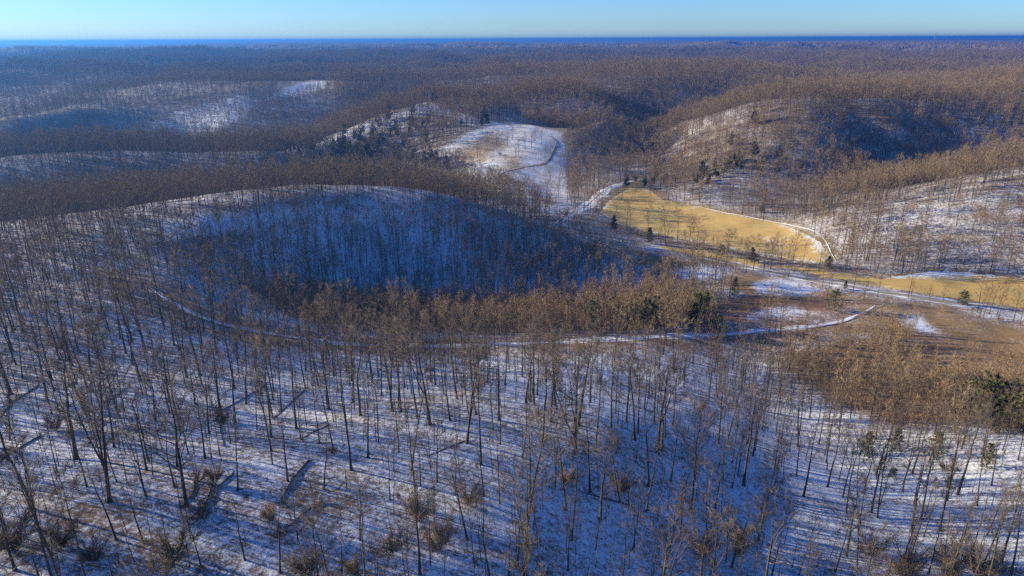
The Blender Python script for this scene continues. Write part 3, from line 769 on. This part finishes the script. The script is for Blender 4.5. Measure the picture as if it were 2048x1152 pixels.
# ------------------------------------------------------------------ woods scattered as stuff
PROTO = {}
def proto_col(name, meshes):
    c = bpy.data.collections.new(name)
    for k, me in enumerate(meshes):
        o = bpy.data.objects.new(f'{name}_{k:02d}', me); c.objects.link(o)
    PROTO[name] = (c, len(meshes)); return c
def two_mat(seed, n, H, lod, ma, mb, **kw):
    out = []
    for k in range(n):
        tr, cr = hardwood(seed + k, H, lod=lod, **kw); out.append(joined_mesh('wood', tr, cr, ma, mb))
    return out
proto_col('near_wood', [joined_mesh('wood', *hardwood(400 + k, 20, base=.5, nl=12, spread=.27, tw=.028, nt=7), M_BARK, M_TWIG_NEAR) for k in range(3)])
proto_col('sapling_wood', SAPL)
proto_col('mid_wood', two_mat(500, 8, 18, 1, M_BARK, M_TWIG, base=.38, nl=10, ns=4, nt=7, spread=.25, tw=.043, bend=.03, twl=1.5, rk=.0105))
proto_col('young_wood', two_mat(530, 6, 12, 1, M_BARK, M_TWIG, base=.35, nl=9, ns=2, nt=2, spread=.15, tw=.034, bend=.02, twl=1.5, rk=.0085, up=1.4))
proto_col('tawny_wood', two_mat(560, 6, 11, 1, M_BRUSH, M_BRUSH, base=.12, nl=15, ns=3, nt=4, spread=.17, tw=.045, bend=.02, twl=1.7, rk=.008, up=1.5))
proto_col('far_wood', two_mat(600, 6, 18, 2, M_BARK, M_TWIG, base=.36, nl=9, ns=3, nt=5, spread=.27, tw=.085, twl=1.9, rk=.012))
proto_col('shrub', [thicket_shape(640 + k).mesh('shrub', M_BRUSH) for k in range(4)])
def patch_mesh(seed, size, n):
    rng = np.random.default_rng(seed); m = MB()
    for k in range(n):
        c = np.array([rng.uniform(-.5, .5) * size, rng.uniform(-.5, .5) * size, 0]); H = rng.uniform(13, 20); w = rng.uniform(3, 5.5)
        for s in range(7):
            a = rng.uniform(0, 6.28); p = c + np.array([math.cos(a), math.sin(a), 0]) * w * .25 + [0, 0, H * rng.uniform(.2, .5)]
            m.spike(p, np.array([math.cos(a) * .45, math.sin(a) * .45, 1]), H * rng.uniform(.4, .65), rng.uniform(.8, 1.6), rng, 3)
    return m.mesh('patch', M_TWIG, False)
proto_col('distant_wood', [patch_mesh(700 + k, 70, 64) for k in range(4)])

def scatter_tree(name, P, scl, coll, label, cat, tilt=None):
    """one object of kind stuff: points carrying tree shapes"""
    c, n = PROTO[coll]; P = np.asarray(P, np.float32); m = len(P)
    if m == 0: return None
    me = bpy.data.meshes.new(name); me.vertices.add(m); me.vertices.foreach_set('co', P.ravel())
    rot = np.zeros((m, 3)); rot[:, :2] = RNG.normal(0, .04, (m, 2)) if tilt is None else tilt; rot[:, 2] = RNG.uniform(0, 6.28, m) if tilt is None else 0
    sc = np.asarray(scl); sc = np.stack([sc * RNG.uniform(.85, 1.15, m)] * 2 + [sc], 1) if sc.ndim == 1 else sc
    fattr(me, 'rot', rot, 'FLOAT_VECTOR'); fattr(me, 'scl', sc, 'FLOAT_VECTOR'); fattr(me, 'pick', RNG.integers(0, n, m), 'INT')
    o = link(name, me); tag(o, label, cat, kind='stuff')
    ng = bpy.data.node_groups.get('scatter_' + coll)
    if ng is None:
        ng = bpy.data.node_groups.new('scatter_' + coll, 'GeometryNodeTree')
        ng.interface.new_socket('Geometry', in_out='INPUT', socket_type='NodeSocketGeometry'); ng.interface.new_socket('Geometry', in_out='OUTPUT', socket_type='NodeSocketGeometry')
        gi = ng.nodes.new('NodeGroupInput'); go = ng.nodes.new('NodeGroupOutput'); ip = ng.nodes.new('GeometryNodeInstanceOnPoints')
        ci = ng.nodes.new('GeometryNodeCollectionInfo'); ci.inputs['Collection'].default_value = c; ci.inputs['Separate Children'].default_value = True; ci.inputs['Reset Children'].default_value = True
        def na(nm, ty):
            q = ng.nodes.new('GeometryNodeInputNamedAttribute'); q.data_type = ty; q.inputs['Name'].default_value = nm; return next(s for s in q.outputs if s.name == 'Attribute' and s.enabled)
        ng.links.new(gi.outputs[0], ip.inputs['Points']); ng.links.new(ci.outputs[0], ip.inputs['Instance']); ip.inputs['Pick Instance'].default_value = True
        ng.links.new(na('pick', 'INT'), ip.inputs['Instance Index']); ng.links.new(na('rot', 'FLOAT_VECTOR'), ip.inputs['Rotation']); ng.links.new(na('scl', 'FLOAT_VECTOR'), ip.inputs['Scale'])
        ng.links.new(ip.outputs[0], go.inputs[0])
    md = o.modifiers.new('scatter', 'NODES'); md.node_group = ng
    return o

# rest of the foreground wood (beyond the frame and behind)
scatter_tree('woodland', [near_rec[i][0] for i in rest_near], np.array([near_rec[i][1] / 20 for i in rest_near]), 'near_wood', 'remaining bare trees scattered through the foreground wood', 'woodland')
scatter_tree('sapling_growth', SAP_REST[:, :3], SAP_REST[:, 3], 'sapling_wood', 'remaining thin saplings scattered through the foreground wood', 'saplings')

# young dense growth: shaded bowl, brown spur, knoll, thicket, ravine
def in_any(keys, x, y):
    m = np.zeros(len(x), bool)
    for k in keys: m |= inside(POLY[k], x, y)
    return m
def region_points(key, s, dens=1.0, nz=None):
    P = POLY[key]; x0, y0 = P.min(0); x1, y1 = P.max(0)
    X, Y = np.meshgrid(np.arange(x0, x1, s), np.arange(y0, y1, s), indexing='ij'); X = X.ravel() + RNG.uniform(-.5, .5, X.size) * s; Y = Y.ravel() + RNG.uniform(-.5, .5, Y.size) * s
    k = inside(P, X, Y) & (~open_mask(X, Y) | (key == 'bottoms')) & (RNG.random(len(X)) < dens)
    if nz is not None: k &= fbm(X / 22, Y / 22, nz, 2) > .42
    X = X[k] + RNG.normal(0, 4.0, k.sum()); Y = Y[k] + RNG.normal(0, 3.0, k.sum()); k = ~open_mask(X, Y) | (key == 'bottoms'); X = X[k]; Y = Y[k]; return np.c_[X, Y, ground(X, Y)]
P = region_points('bowl', 3.4, .9); scatter_tree('woodland', P, RNG.normal(1.0, .16, len(P)).clip(.55, 1.4), 'young_wood', 'dense slim young trees on the shaded blue slope of the bowl', 'woodland')
P = region_points('bowl', 8.0, .8); scatter_tree('woodland', P, RNG.normal(.72, .1, len(P)).clip(.5, 1.0), 'mid_wood', 'taller bare trees standing on the shaded slope of the bowl', 'woodland')
P = region_points('bowl', 5.0, .8, 97); scatter_tree('thicket', P, RNG.normal(.9, .18, len(P)).clip(.4, 1.3), 'tawny_wood', 'brown clumps of brushy young trees on the shaded bowl', 'thicket')
P = region_points('bottoms', 4.5, .7); scatter_tree('brush', P, RNG.normal(.8, .3, len(P)).clip(.3, 1.6), 'shrub', 'low brush on the flat where lane and creek meet', 'brush')
P = region_points('spur', 2.3, .95); scatter_tree('thicket', P, RNG.normal(.86, .16, len(P)).clip(.4, 1.25), 'tawny_wood', 'dense tawny brown thicket along the back of the spur', 'thicket')
P = region_points('rib', 4.2, .8); scatter_tree('thicket', P, RNG.normal(1.0, .18, len(P)).clip(.4, 1.4), 'tawny_wood', 'rusty brown line of young trees down the shaded bowl', 'thicket')
P = region_points('knoll', 3.6, .85); scatter_tree('thicket', P, RNG.normal(.8, .15, len(P)).clip(.4, 1.2), 'tawny_wood', 'round tawny thicket right of the woods track', 'thicket')
P = region_points('thicket', 6.5, .8); scatter_tree('woodland', P, RNG.normal(.8, .13, len(P)).clip(.5, 1.1), 'mid_wood', 'taller bare trees standing in the brushy wood at right', 'woodland')
P = region_points('thicket', 4.6, .9); scatter_tree('thicket', P, RNG.normal(1.05, .2, len(P)).clip(.5, 1.5), 'tawny_wood', 'tawny brushy wood at the right edge of the foreground', 'thicket')
P = region_points('ravine', 3.6, .9); scatter_tree('woodland', P, RNG.normal(1.05, .16, len(P)).clip(.55, 1.4), 'young_wood', 'dense slim trees in the dark ravine right of centre', 'woodland')
P = region_points('lowland', 6.0, .6, 91); scatter_tree('thicket', P, RNG.normal(.6, .15, len(P)).clip(.3, 1.0), 'tawny_wood', 'loose tawny brush on the low ground beside the road', 'thicket')
P = np.vstack([region_points('verge', 5.5, .5, 93), region_points('rusty', 5, .5, 94), region_points('flat', 5, .4, 95)]); scatter_tree('brush', P, RNG.normal(.7, .25, len(P)).clip(.25, 1.4), 'shrub', 'low brown brush dotted over the rough ground below the road', 'brush')
C = PATH['creek'][::2]; P = np.repeat(C, 2, 0) + RNG.normal(0, 2.2, (len(C) * 2, 2)); P = np.c_[P, ground(P[:, 0], P[:, 1])]
scatter_tree('brush', P, RNG.normal(.75, .3, len(P)).clip(.2, 1.6), 'shrub', 'brown brush lining the creek between field and road', 'brush')

# main woods, by distance
X, Y = jitter(R_NEAR, 1150, 56, 5.0)
ok = ~open_mask(X, Y, ('bowl', 'spur', 'knoll', 'thicket', 'ravine', 'lowland', 'verge', 'rusty', 'flat'))
dens = 0.62 + 0.5 * (fbm(X / 60, Y / 60, 15, 3) - .5) + .25
for k_, f in (('glade_l', .75), ('strips', .35), ('gladei', .85), ('gladec', 1.0), ('gladef', .85), ('gladeg', .6), ('gladeh', .5)): dens = np.where(inside(POLY[k_], X, Y), dens * f, dens)
dens = np.where((np.hypot(X, Y) > 430) & (np.arctan2(X, Y) > .12), dens * .85, dens)
ok &= RNG.random(len(X)) < dens
X = X[ok]; Y = Y[ok]; Z = ground(X, Y); S = RNG.normal(.92, .19, len(X)).clip(.45, 1.4)
A_ = np.degrees(np.arctan2(X, Y)); R_ = np.hypot(X, Y)
S = S * np.where(R_ < 430, np.where(A_ < -6, .82, np.where(A_ < 13, .62, .95)), np.where(A_ > 7, .95, np.where((A_ < -14) & (R_ > 850), .72, 1.0)))      # younger wood on the near ridge and its nose
ok = in_view(X, Y, Z, 22 * S, .03); X, Y, Z, S = X[ok], Y[ok], Z[ok], S[ok]
A = np.degrees(np.arctan2(X, Y)); RD = np.hypot(X, Y)
groups = [((RD < 430) & (A < 6), 'bare wood along the crest and back of the long near ridge'), ((RD < 430) & (A >= 6), 'bare wood on the slopes above the valley road, nearer part'),
          ((RD >= 430) & (A < -14), 'bare wood on the dark ridges at left beyond the crest'), ((RD >= 430) & (A >= -14) & (A < 7), 'bare wood around the snowy clearing'), ((RD >= 430) & (A >= 7), 'bare wood on the hills rising right of the golden field')]
for m, lab in groups: scatter_tree('woodland', np.c_[X, Y, Z][m], S[m], 'mid_wood', lab, 'woodland')
X, Y = jitter(1150, 3600, 50, 6.8)
Z = ground(X, Y); S = RNG.normal(.95, .2, len(X)).clip(.45, 1.5) * np.where((np.arctan2(X, Y) < -.24) & (np.hypot(X, Y) < 1600), .75, 1)
ok = in_view(X, Y, Z, 20 * S, .012) & ~inside(POLY['farsnow'], X, Y) & (RNG.random(len(X)) < .62 + .5 * fbm(X / 120, Y / 120, 19, 3)); X, Y, Z, S = X[ok], Y[ok], Z[ok], S[ok]
A = np.arctan2(X, Y)
scatter_tree('far_woodland', np.c_[X, Y, Z][A < 0], S[A < 0], 'far_wood', 'far blue-grey bare woods on the hills at left', 'woodland')
scatter_tree('far_woodland', np.c_[X, Y, Z][A >= 0], S[A >= 0], 'far_wood', 'far grey-brown bare woods on the hills at right', 'woodland')
X, Y = jitter(3500, 13000, 46, 66); Z = ground(X, Y); ok = in_view(X, Y, Z, 22, .004)
for cx, cy_, w in FAR_FIELDS: ok &= ~((np.abs(X - cx) < w + 42) & (Y > cy_ - 330) & (Y < cy_ + 100))
X, Y, Z = X[ok], Y[ok], Z[ok]
gx = (ground(X + 30, Y) - ground(X - 30, Y)) / 60; gy = (ground(X, Y + 30) - ground(X, Y - 30)) / 60
scatter_tree('distant_woodland', np.c_[X, Y, Z], np.ones((len(X), 3)) * RNG.uniform(.9, 1.15, len(X))[:, None], 'distant_wood', 'distant blue woods stretching to the horizon', 'woodland', np.c_[np.arctan(gy), -np.arctan(gx)])
def cone_mesh(seed):
    rng = np.random.default_rng(seed); m = MB()
    for k in range(40):
        t = rng.uniform(.1, 1); a = rng.uniform(0, 6.28); d = np.array([math.cos(a), math.sin(a), .9]); m.leaf(np.array([0, 0, 14 * t * .9]), d, 4.2 * (1.12 - t), 1.2 * (1.15 - t), rng)
    return m.mesh('cone', M_CEDAR, False)
proto_col('far_cone', [cone_mesh(900 + k) for k in range(4)])
P = []
for px_, py_, n_, wx_, wy_ in ((330, 138, 260, 190, 70), (480, 140, 90, 70, 60), (520, 136, 80, 50, 60), (1630, 118, 240, 170, 80), (1880, 112, 300, 220, 90), (1990, 118, 120, 120, 60), (730, 300, 90, 45, 35), (1450, 338, 24, 40, 20)):
    c = hit(px_, py_); P.append(np.c_[c[0] + RNG.normal(0, wx_, n_), c[1] + RNG.normal(0, wy_, n_)])
P = np.vstack(P); P = np.c_[P, ground(P[:, 0], P[:, 1])]
scatter_tree('evergreen_woodland', P, RNG.normal(1.0, .2, len(P)).clip(.5, 1.5), 'far_cone', 'scattered dark evergreen groves on the far hills', 'woodland')
print('counts', len(near_rec), len(single), len(s_single), len(s_rest))

# ------------------------------------------------------------------ lone trees by field and clearing
LONE = [(1243,402,34,6,'broad-crowned bare tree alone in the upper golden field'),(1222,401,24,7,'smaller bare tree beside the lone field tree'),(1368,486,26,2,'slender pale-trunked tree on the creek bank'),
 (1335,486,34,7,'broad bare tree on the creek bank beside the pale-trunked tree'),(1320,484,30,6,'bare tree next to the dark cedar at the creek'),(1553,490,26,6,'round bare tree at the right end of the golden field'),
 (1541,538,60,7,'large brushy bare tree between road and creek'),(1527,536,50,6,'bare tree beside the large brushy tree by the road'),(1560,532,50,1,'slim bare tree right of the large brushy tree by the road'),(1727,601,42,0,'slim bare tree below the road, right of the snowy flat'),
 (1653,599,50,1,'tall slim bare tree below the road on the snowy flat'),(1886,602,30,7,'small bare tree left of the roadside cedar'),(1858,596,26,8,'thin bare tree on the road verge'),(1822,592,28,2,'very slim bare tree on the road edge by the meadow'),(1613,560,40,8,'thin bare tree close below the road'),
 (1436,640,60,0,'slim bare tree on the rusty ground left of the snow patch'),(1490,640,45,8,'small bare tree on the rusty ground'),(1560,640,50,5,'crooked bare tree beside the snow patch on rusty ground'),(1610,650,60,1,'bare tree at the right of the rusty ground'),
 (1145,396,48,1,'tallest pale tree at the lower right corner of the clearing'),(1152,397,44,2,'tall narrow tree at the lower right corner of the clearing'),(1138,392,36,0,'shorter tree at the lower right corner of the clearing')]
CLEAR = [(1015,290,27),(1025,280,28),(1050,297,32),(1063,295,28),(1070,288,28),(1083,287,26),(974,298,26),(993,292,24),(955,315,34),(1037,310,30),(1031,312,26),(1090,315,24),(1101,310,24),(1010,325,16),(941,354,24),(1022,353,18),(1101,360,26),(1049,379,24),(1119,370,30),(1117,393,26),(1038,383,22),(1075,395,22),(960,330,26),(925,345,24)]
CW = ['upper', 'middle', 'lower']
buckets = {}
for k, (a, b, h) in enumerate(CLEAR): buckets.setdefault(0 if b < 300 else 1 if b < 340 else 2, []).append((a, b, h))
for q, L in buckets.items():
    for n, (a, b, h) in enumerate(sorted(L)): LONE.append((a, b, h, (0, 1, 6, 9, 2)[n % 5], f'bare tree in the {CW[q]} part of the snowy clearing, {ORD[n]} from the left'))
for a, b, hpx, k, lab in LONE:
    P = hit(a, b); h = float(np.clip(top_height(P, hpx), 4, 22)); e = link('bare_tree', None, loc=P, rot=(0, 0, random.uniform(0, 6.28)), scl=h / 20)
    tag(e, lab, 'tree', 'bare trees standing in the open'); 
    tm, cm = NEAR[k][1:] if math.hypot(P[0], P[1]) < 330 else OPENT[k % 4]
    if 'pale' in lab: tm = tm.copy(); tm.materials.clear(); tm.materials.append(M_PALE)
    link('trunk', tm, parent=e); link('crown', cm, parent=e)

# ------------------------------------------------------------------ evergreens
EVER = [(1227,461,28,0,'dark cedar at the left end of the creek'),(1298,487,30,0,'tall dark cedar on the creek bank below the golden field'),(1442,512,19,2,'small round dark cedar in the strip between road and creek'),
 (1503,524,27,1,'dark cedar beside the large brushy tree by the road'),(1656,535,21,1,'small dark cedar at the corner of the golden field'),(1925,611,26,2,'dark round cedar on the road verge at right'),
 (1185,662,44,3,'olive pine at the left end of the evergreens behind the track'),(1247,660,36,1,'dark evergreen, second from left behind the track'),(1268,655,34,4,'olive pine third from left behind the track'),(1292,652,40,1,'dark evergreen, fourth from left behind the track'),
 (1312,650,42,0,'dark evergreen in the middle of the row behind the track'),(1335,648,34,3,'olive pine right of the middle in the row behind the track'),(1382,642,30,1,'dark evergreen left of the biggest cedar behind the track'),(1402,648,42,2,'biggest dark cedar at the right end of the row behind the track'),
 (1435,670,28,4,'small olive evergreen beside the snowy track'),(1468,592,34,3,'yellow-green pine on the rough ground below the road'),(1668,622,38,4,'yellow-green pine beside the snow patch right of the rusty ground'),(1690,578,16,0,'tiny evergreen below the road'),
 (1962,845,84,2,'large dark green evergreen in the right foreground wood'),(2012,845,72,2,'dark evergreen right of the large one in the foreground wood'),(2046,865,84,4,'olive evergreen cut by the right edge of the picture'),(1990,866,40,3,'smaller olive evergreen below the large one'),
 (1868,915,44,4,'round olive evergreen on the snow at right'),(1733,912,44,3,'olive evergreen at the edge of the shaded snow, right'),(1790,900,40,3,'olive evergreen among the bare trees at right'),(1785,957,18,2,'small dark cedar low on the snow at right'),(1895,975,18,1,'small dark cedar on the lit snow at right'),(1972,935,44,3,'narrow olive evergreen near the right edge'),
 (795,322,38,4,'tall dark green pine left of the clearing'),(828,326,26,1,'dark evergreen right of the tall pine left of the clearing'),(850,330,26,1,'dark evergreen nearer the clearing, third right of the tall pine'),(873,334,30,1,'dark evergreen at the lower left corner of the clearing'),(893,338,26,0,'narrow evergreen at the lower left corner of the clearing'),
 (975,248,18,1,'dark evergreen at the top of the clearing'),(964,252,18,0,'narrow dark evergreen at the top left of the clearing'),(668,300,20,1,'dark evergreen at the left end of the grove beyond the ridge'),(684,304,24,2,'dark evergreen second from left in the grove beyond the ridge'),(702,306,24,1,'dark evergreen third from left in the grove beyond the ridge'),
 (720,311,24,2,'dark evergreen fourth from left in the grove beyond the ridge'),(738,316,24,1,'dark evergreen fifth from left in the grove beyond the ridge'),(756,318,24,2,'dark evergreen at the right end of the grove beyond the ridge'),
 (1428,335,18,1,'dark evergreen on the right hillside, leftmost of four'),(1455,338,16,2,'dark evergreen on the right hillside, second of four'),(1483,338,18,1,'dark evergreen on the right hillside, third of four'),(1512,340,16,2,'dark evergreen on the right hillside, rightmost of four'),(1523,425,15,1,'dark cedar just above the edge of the golden field')]
for a, b, hpx, k, lab in EVER:
    P = hit(a, b); h = float(np.clip(top_height(P, hpx * (1.4 if 1180 < a < 1440 and b > 640 else 1.1)), 2, 16)); s = h / 8
    e = link('evergreen_tree', None, loc=P, rot=(0, 0, random.uniform(0, 6.28)), scl=(s * random.uniform(.95, 1.25), s * random.uniform(.95, 1.25), s)); tag(e, lab, 'tree', 'evergreens dotted through the valley')
    link('trunk', PINES[k][0], parent=e); link('crown', PINES[k][1], parent=e)

# ------------------------------------------------------------------ fallen trees and brush heaps
LOGS = [(-20,935,82,872,.24,1,'fallen tree with brushy brown crown at the left edge'),(170,827,257,773,.20,0,'long fallen trunk high on the slope at left'),(420,832,528,773,.22,0,'fallen trunk lying above the brush heap, upper left of middle'),
 (545,839,608,781,.20,0,'straight fallen trunk right of the heap of broken tops'),(559,1009,618,922,.30,0,'curved thick fallen trunk with dark root end'),(392,1044,424,971,.22,1,'fallen trunk running down from the dark brush heap'),
 (427,1009,465,950,.20,0,'short fallen trunk right of the dark brush heap'),(562,1068,642,1005,.24,0,'fallen trunk low on the slope below the curved one'),(361,1016,389,967,.16,0,'thin fallen trunk left of the dark brush heap'),(600,880,656,852,.16,0,'thin fallen trunk above the curved one'),
 (434,815,448,890,.16,1,'shattered treetop lying downhill in the snow'),(1155,981,1262,1012,.26,0,'dark fallen trunk right of the middle of the slope'),(1221,800,1304,825,.22,0,'fallen trunk near the ravine, right of centre'),(-10,845,76,773,.2,1,'brushy fallen tree at the left edge, higher up'),
 (1542,988,1605,1012,.18,0,'thin fallen trunk on the blue shaded snow at right'),(855,912,935,880,.16,0,'thin leaning fallen trunk in the middle of the slope'),(0,1078,32,1068,.18,0,'short fallen trunk at the lower left edge'),(1405,1040,1440,1062,.15,0,'thin fallen stem low on the shaded slope')]
def make_log(seed, A, B, r, crown):
    rng = np.random.default_rng(seed); n = 8; q = np.linspace(0, 1, n)[:, None]; C = A[:2] + (B[:2] - A[:2]) * q
    side = np.array([-(B - A)[1], (B - A)[0]]); side /= np.linalg.norm(side) + 1e-9; C = C + side * (np.sin(q * 3.1) * rng.normal(0, .5))
    Rr = r * (1.15 - .6 * (1 - q[:, 0])); z = ground(C[:, 0], C[:, 1]) + Rr * .85
    P3 = np.c_[C, z]; o3 = P3[0].copy(); P3 = P3 - o3
    m = MB(); m.tube(P3, Rr, 7)
    m2 = MB()
    d = P3[-1] - P3[0]; d /= np.linalg.norm(d)
    for k in range(9):     # root plate at the thick end
        m2.spike(P3[-1], d * .3 + rng.normal(0, .7, 3) + [0, 0, .3], rng.uniform(.5, 1.1), .09, rng)
    m3 = MB()
    nb = 10 if not crown else 46
    for k in range(nb):
        p = interp(P3, rng.uniform(0, .75 if not crown else .55)); L = rng.uniform(.8, 2.2) * (1 if not crown else 1.5)
        dd = -d * .6 + rng.normal(0, .8, 3); dd[2] = abs(dd[2]) * .7 + .12; dd /= np.linalg.norm(dd)
        m3.tube([p, p + dd * L * .6, p + dd * L], [.05, .035, .015], 3)
        for w in range(4 if not crown else 9): m3.spike(p + dd * L * rng.uniform(.2, 1), dd + rng.normal(0, .6, 3), rng.uniform(.4, 1.2), .028, rng)
    return m, m2, m3, o3
for k, (a, b, c, d, r_, cr_, lab) in enumerate(LOGS):
    r_ *= 0.5
    A = hit(a, b); B = hit(c, d); m, m2, m3, o3 = make_log(800 + k, A, B, r_, cr_)
    e = tag(link('fallen_tree', None, loc=o3), lab, 'fallen tree', 'fallen trees on the snowy slope')
    link('trunk', m.mesh('trunk', M_LOG), parent=e); link('roots', m2.mesh('roots', M_SHRUB), parent=e); link('branches', m3.mesh('branches', M_SHRUB), parent=e)
BR = [(430,968,34,'S','dark heap of broken branches in the snow, right of its twin'),(397,962,26,'S','smaller dark heap of branches left of its twin'),(446,845,24,'S','round tangle of branches at the top of the shattered treetop'),(350,1130,70,'V','olive vine-covered shrub near the bottom edge, left of centre'),(622,1150,62,'V','olive brown shrub on the bottom edge'),
 (125,1090,60,'S','reddish brown shrub low at left'),(112,862,34,'S','brown crown of the fallen tree near the left edge'),(560,1075,26,'S','small brown shrub beside the low fallen trunk'),(830,1040,62,'B','tawny shrub on the slope below the middle'),(935,1010,46,'S','brown brush at the foot of the leaning trees'),(1135,965,34,'B','tawny shrub right of the middle'),
 (20,1100,70,'S','dark shrub in the lower left corner'),(190,1120,50,'S','brown shrub along the bottom left'),(1740,1110,46,'S','dark brown shrub low at right'),(1810,1150,70,'B','golden lit shrub on the bottom edge at right'),(1910,1155,80,'B','golden lit shrub at the lower right, larger'),(1960,1150,70,'B','golden lit shrub nearest the lower right corner'),
 (880,1100,60,'B','tawny shrub near the bottom, left of middle'),(545,1040,40,'B','pale twiggy shrub right of the fallen trunks'),(780,1110,50,'S','brown shrub near the bottom edge, left of middle'),(1480,1110,60,'B','tawny shrub on the shaded snow right of centre'),(1240,985,40,'S','dark brush beside the fallen trunk right of centre'),(1000,310,7,'S','dark brush pile in the middle of the clearing'),(668,908,16,'S','small brown bush at a trunk foot in the middle'),
 (1130,432,14,'B','rusty bush by the end of the farm lane'),(1270,362,14,'S','brown bush at the top corner of the golden field'),(1890,940,16,'S','dark bush on the lit snow at right'),(1395,1110,50,'S','brown shrub on the shaded slope near the bottom'),(715,1148,44,'B','tawny shrub on the bottom edge left of the middle')]
MK = {'S': M_SHRUB, 'V': M_VINE, 'B': M_BRUSH}
BRM = {c: [thicket_shape(860 + 7 * i + ord(c), 3.0, 1100, .6, .017).mesh('stems', MK[c]) for i in range(3)] for c in 'SVB'}
for k, (a, b, hpx, c, lab) in enumerate(BR):
    P = hit(a, b); h = float(np.clip(top_height(P, hpx), .8, 9)); o = link('shrub', BRM[c][k % 3], loc=P, rot=(0, 0, random.uniform(0, 6.28)), scl=(h / 3 * .95, h / 3 * .95, h / 3))
    tag(o, lab, 'shrub', 'shrubs and brush heaps')

# ------------------------------------------------------------------ masts on the skyline
MAST_TOP = 0.0
def mast(px, py_top, dist, lab):
    d = ray(px, 86); x = d[0] / d[1] * dist; y = dist; g = ground(x, y)[0]; P = np.array([x, y, g])
    t = ray(px, py_top); ztop = CAM_Z + t[2] / t[1] * dist; H = float(np.clip(ztop - g, 45, 120))
    w = 2.2; m = MB(); b = MB()
    for s1, s2 in ((-1, -1), (1, -1), (0, 1.2)): m.tube([[s1 * w, s2 * w, -2], [s1 * w * .6, s2 * w * .6, H * .6], [s1 * w * .4, s2 * w * .4, H]], [.45, .35, .2], 4)
    c = [(-1, -1), (1, -1), (0, 1.2)]
    for k in range(int(H / 6)):
        f = 1 - .6 * k * 6 / H; z = k * 6
        for i in range(3):
            p, q = c[i], c[(i + 1) % 3]; b.tube([[p[0] * w * f, p[1] * w * f, z], [q[0] * w * f, q[1] * w * f, z + 6]], [.15, .15], 3)
    global MAST_TOP; MAST_TOP = max(MAST_TOP, g + H)
    e = tag(link('lattice_mast', None, loc=P), lab, 'mast', 'masts on the skyline')
    link('legs', m.mesh('legs', M_STEEL), parent=e); link('bracing', b.mesh('bracing', M_STEEL), parent=e)
mast(745, 84, 9000, 'slim lattice mast on the horizon left of centre')
mast(1868, 64, 2300, 'tall thin lattice mast on the horizon at right')

# ------------------------------------------------------------------ air
zlo = float(GZ.min()) - 1.5; zhi = max(float(GZ.max()) + 24, CAM_Z + 4, MAST_TOP + 2); S_ = 43000.0
hv = np.array([[sx, sy, sz] for sx in (-S_, S_) for sy in (-S_, S_) for sz in (zlo, zhi)])
hme = mesh_from('haze', hv, np.array([[0, 1, 3, 2], [4, 6, 7, 5], [0, 4, 5, 1], [2, 3, 7, 6], [0, 2, 6, 4], [1, 5, 7, 3]]), False)
hm = bpy.data.materials.new('haze'); hm.use_nodes = True; hm.node_tree.nodes.clear()
pv = hm.node_tree.nodes.new('ShaderNodeVolumePrincipled'); ho = hm.node_tree.nodes.new('ShaderNodeOutputMaterial')
pv.inputs['Color'].default_value = (0.085, 0.33, 0.86, 1); pv.inputs['Density'].default_value = 1.55e-4; pv.inputs['Anisotropy'].default_value = 0.55
hm.node_tree.links.new(pv.outputs[0], ho.inputs['Volume'])
h_o = link('haze', hme, hm); tag(h_o, 'thin blue haze filling the air over the hills', kind='stuff')
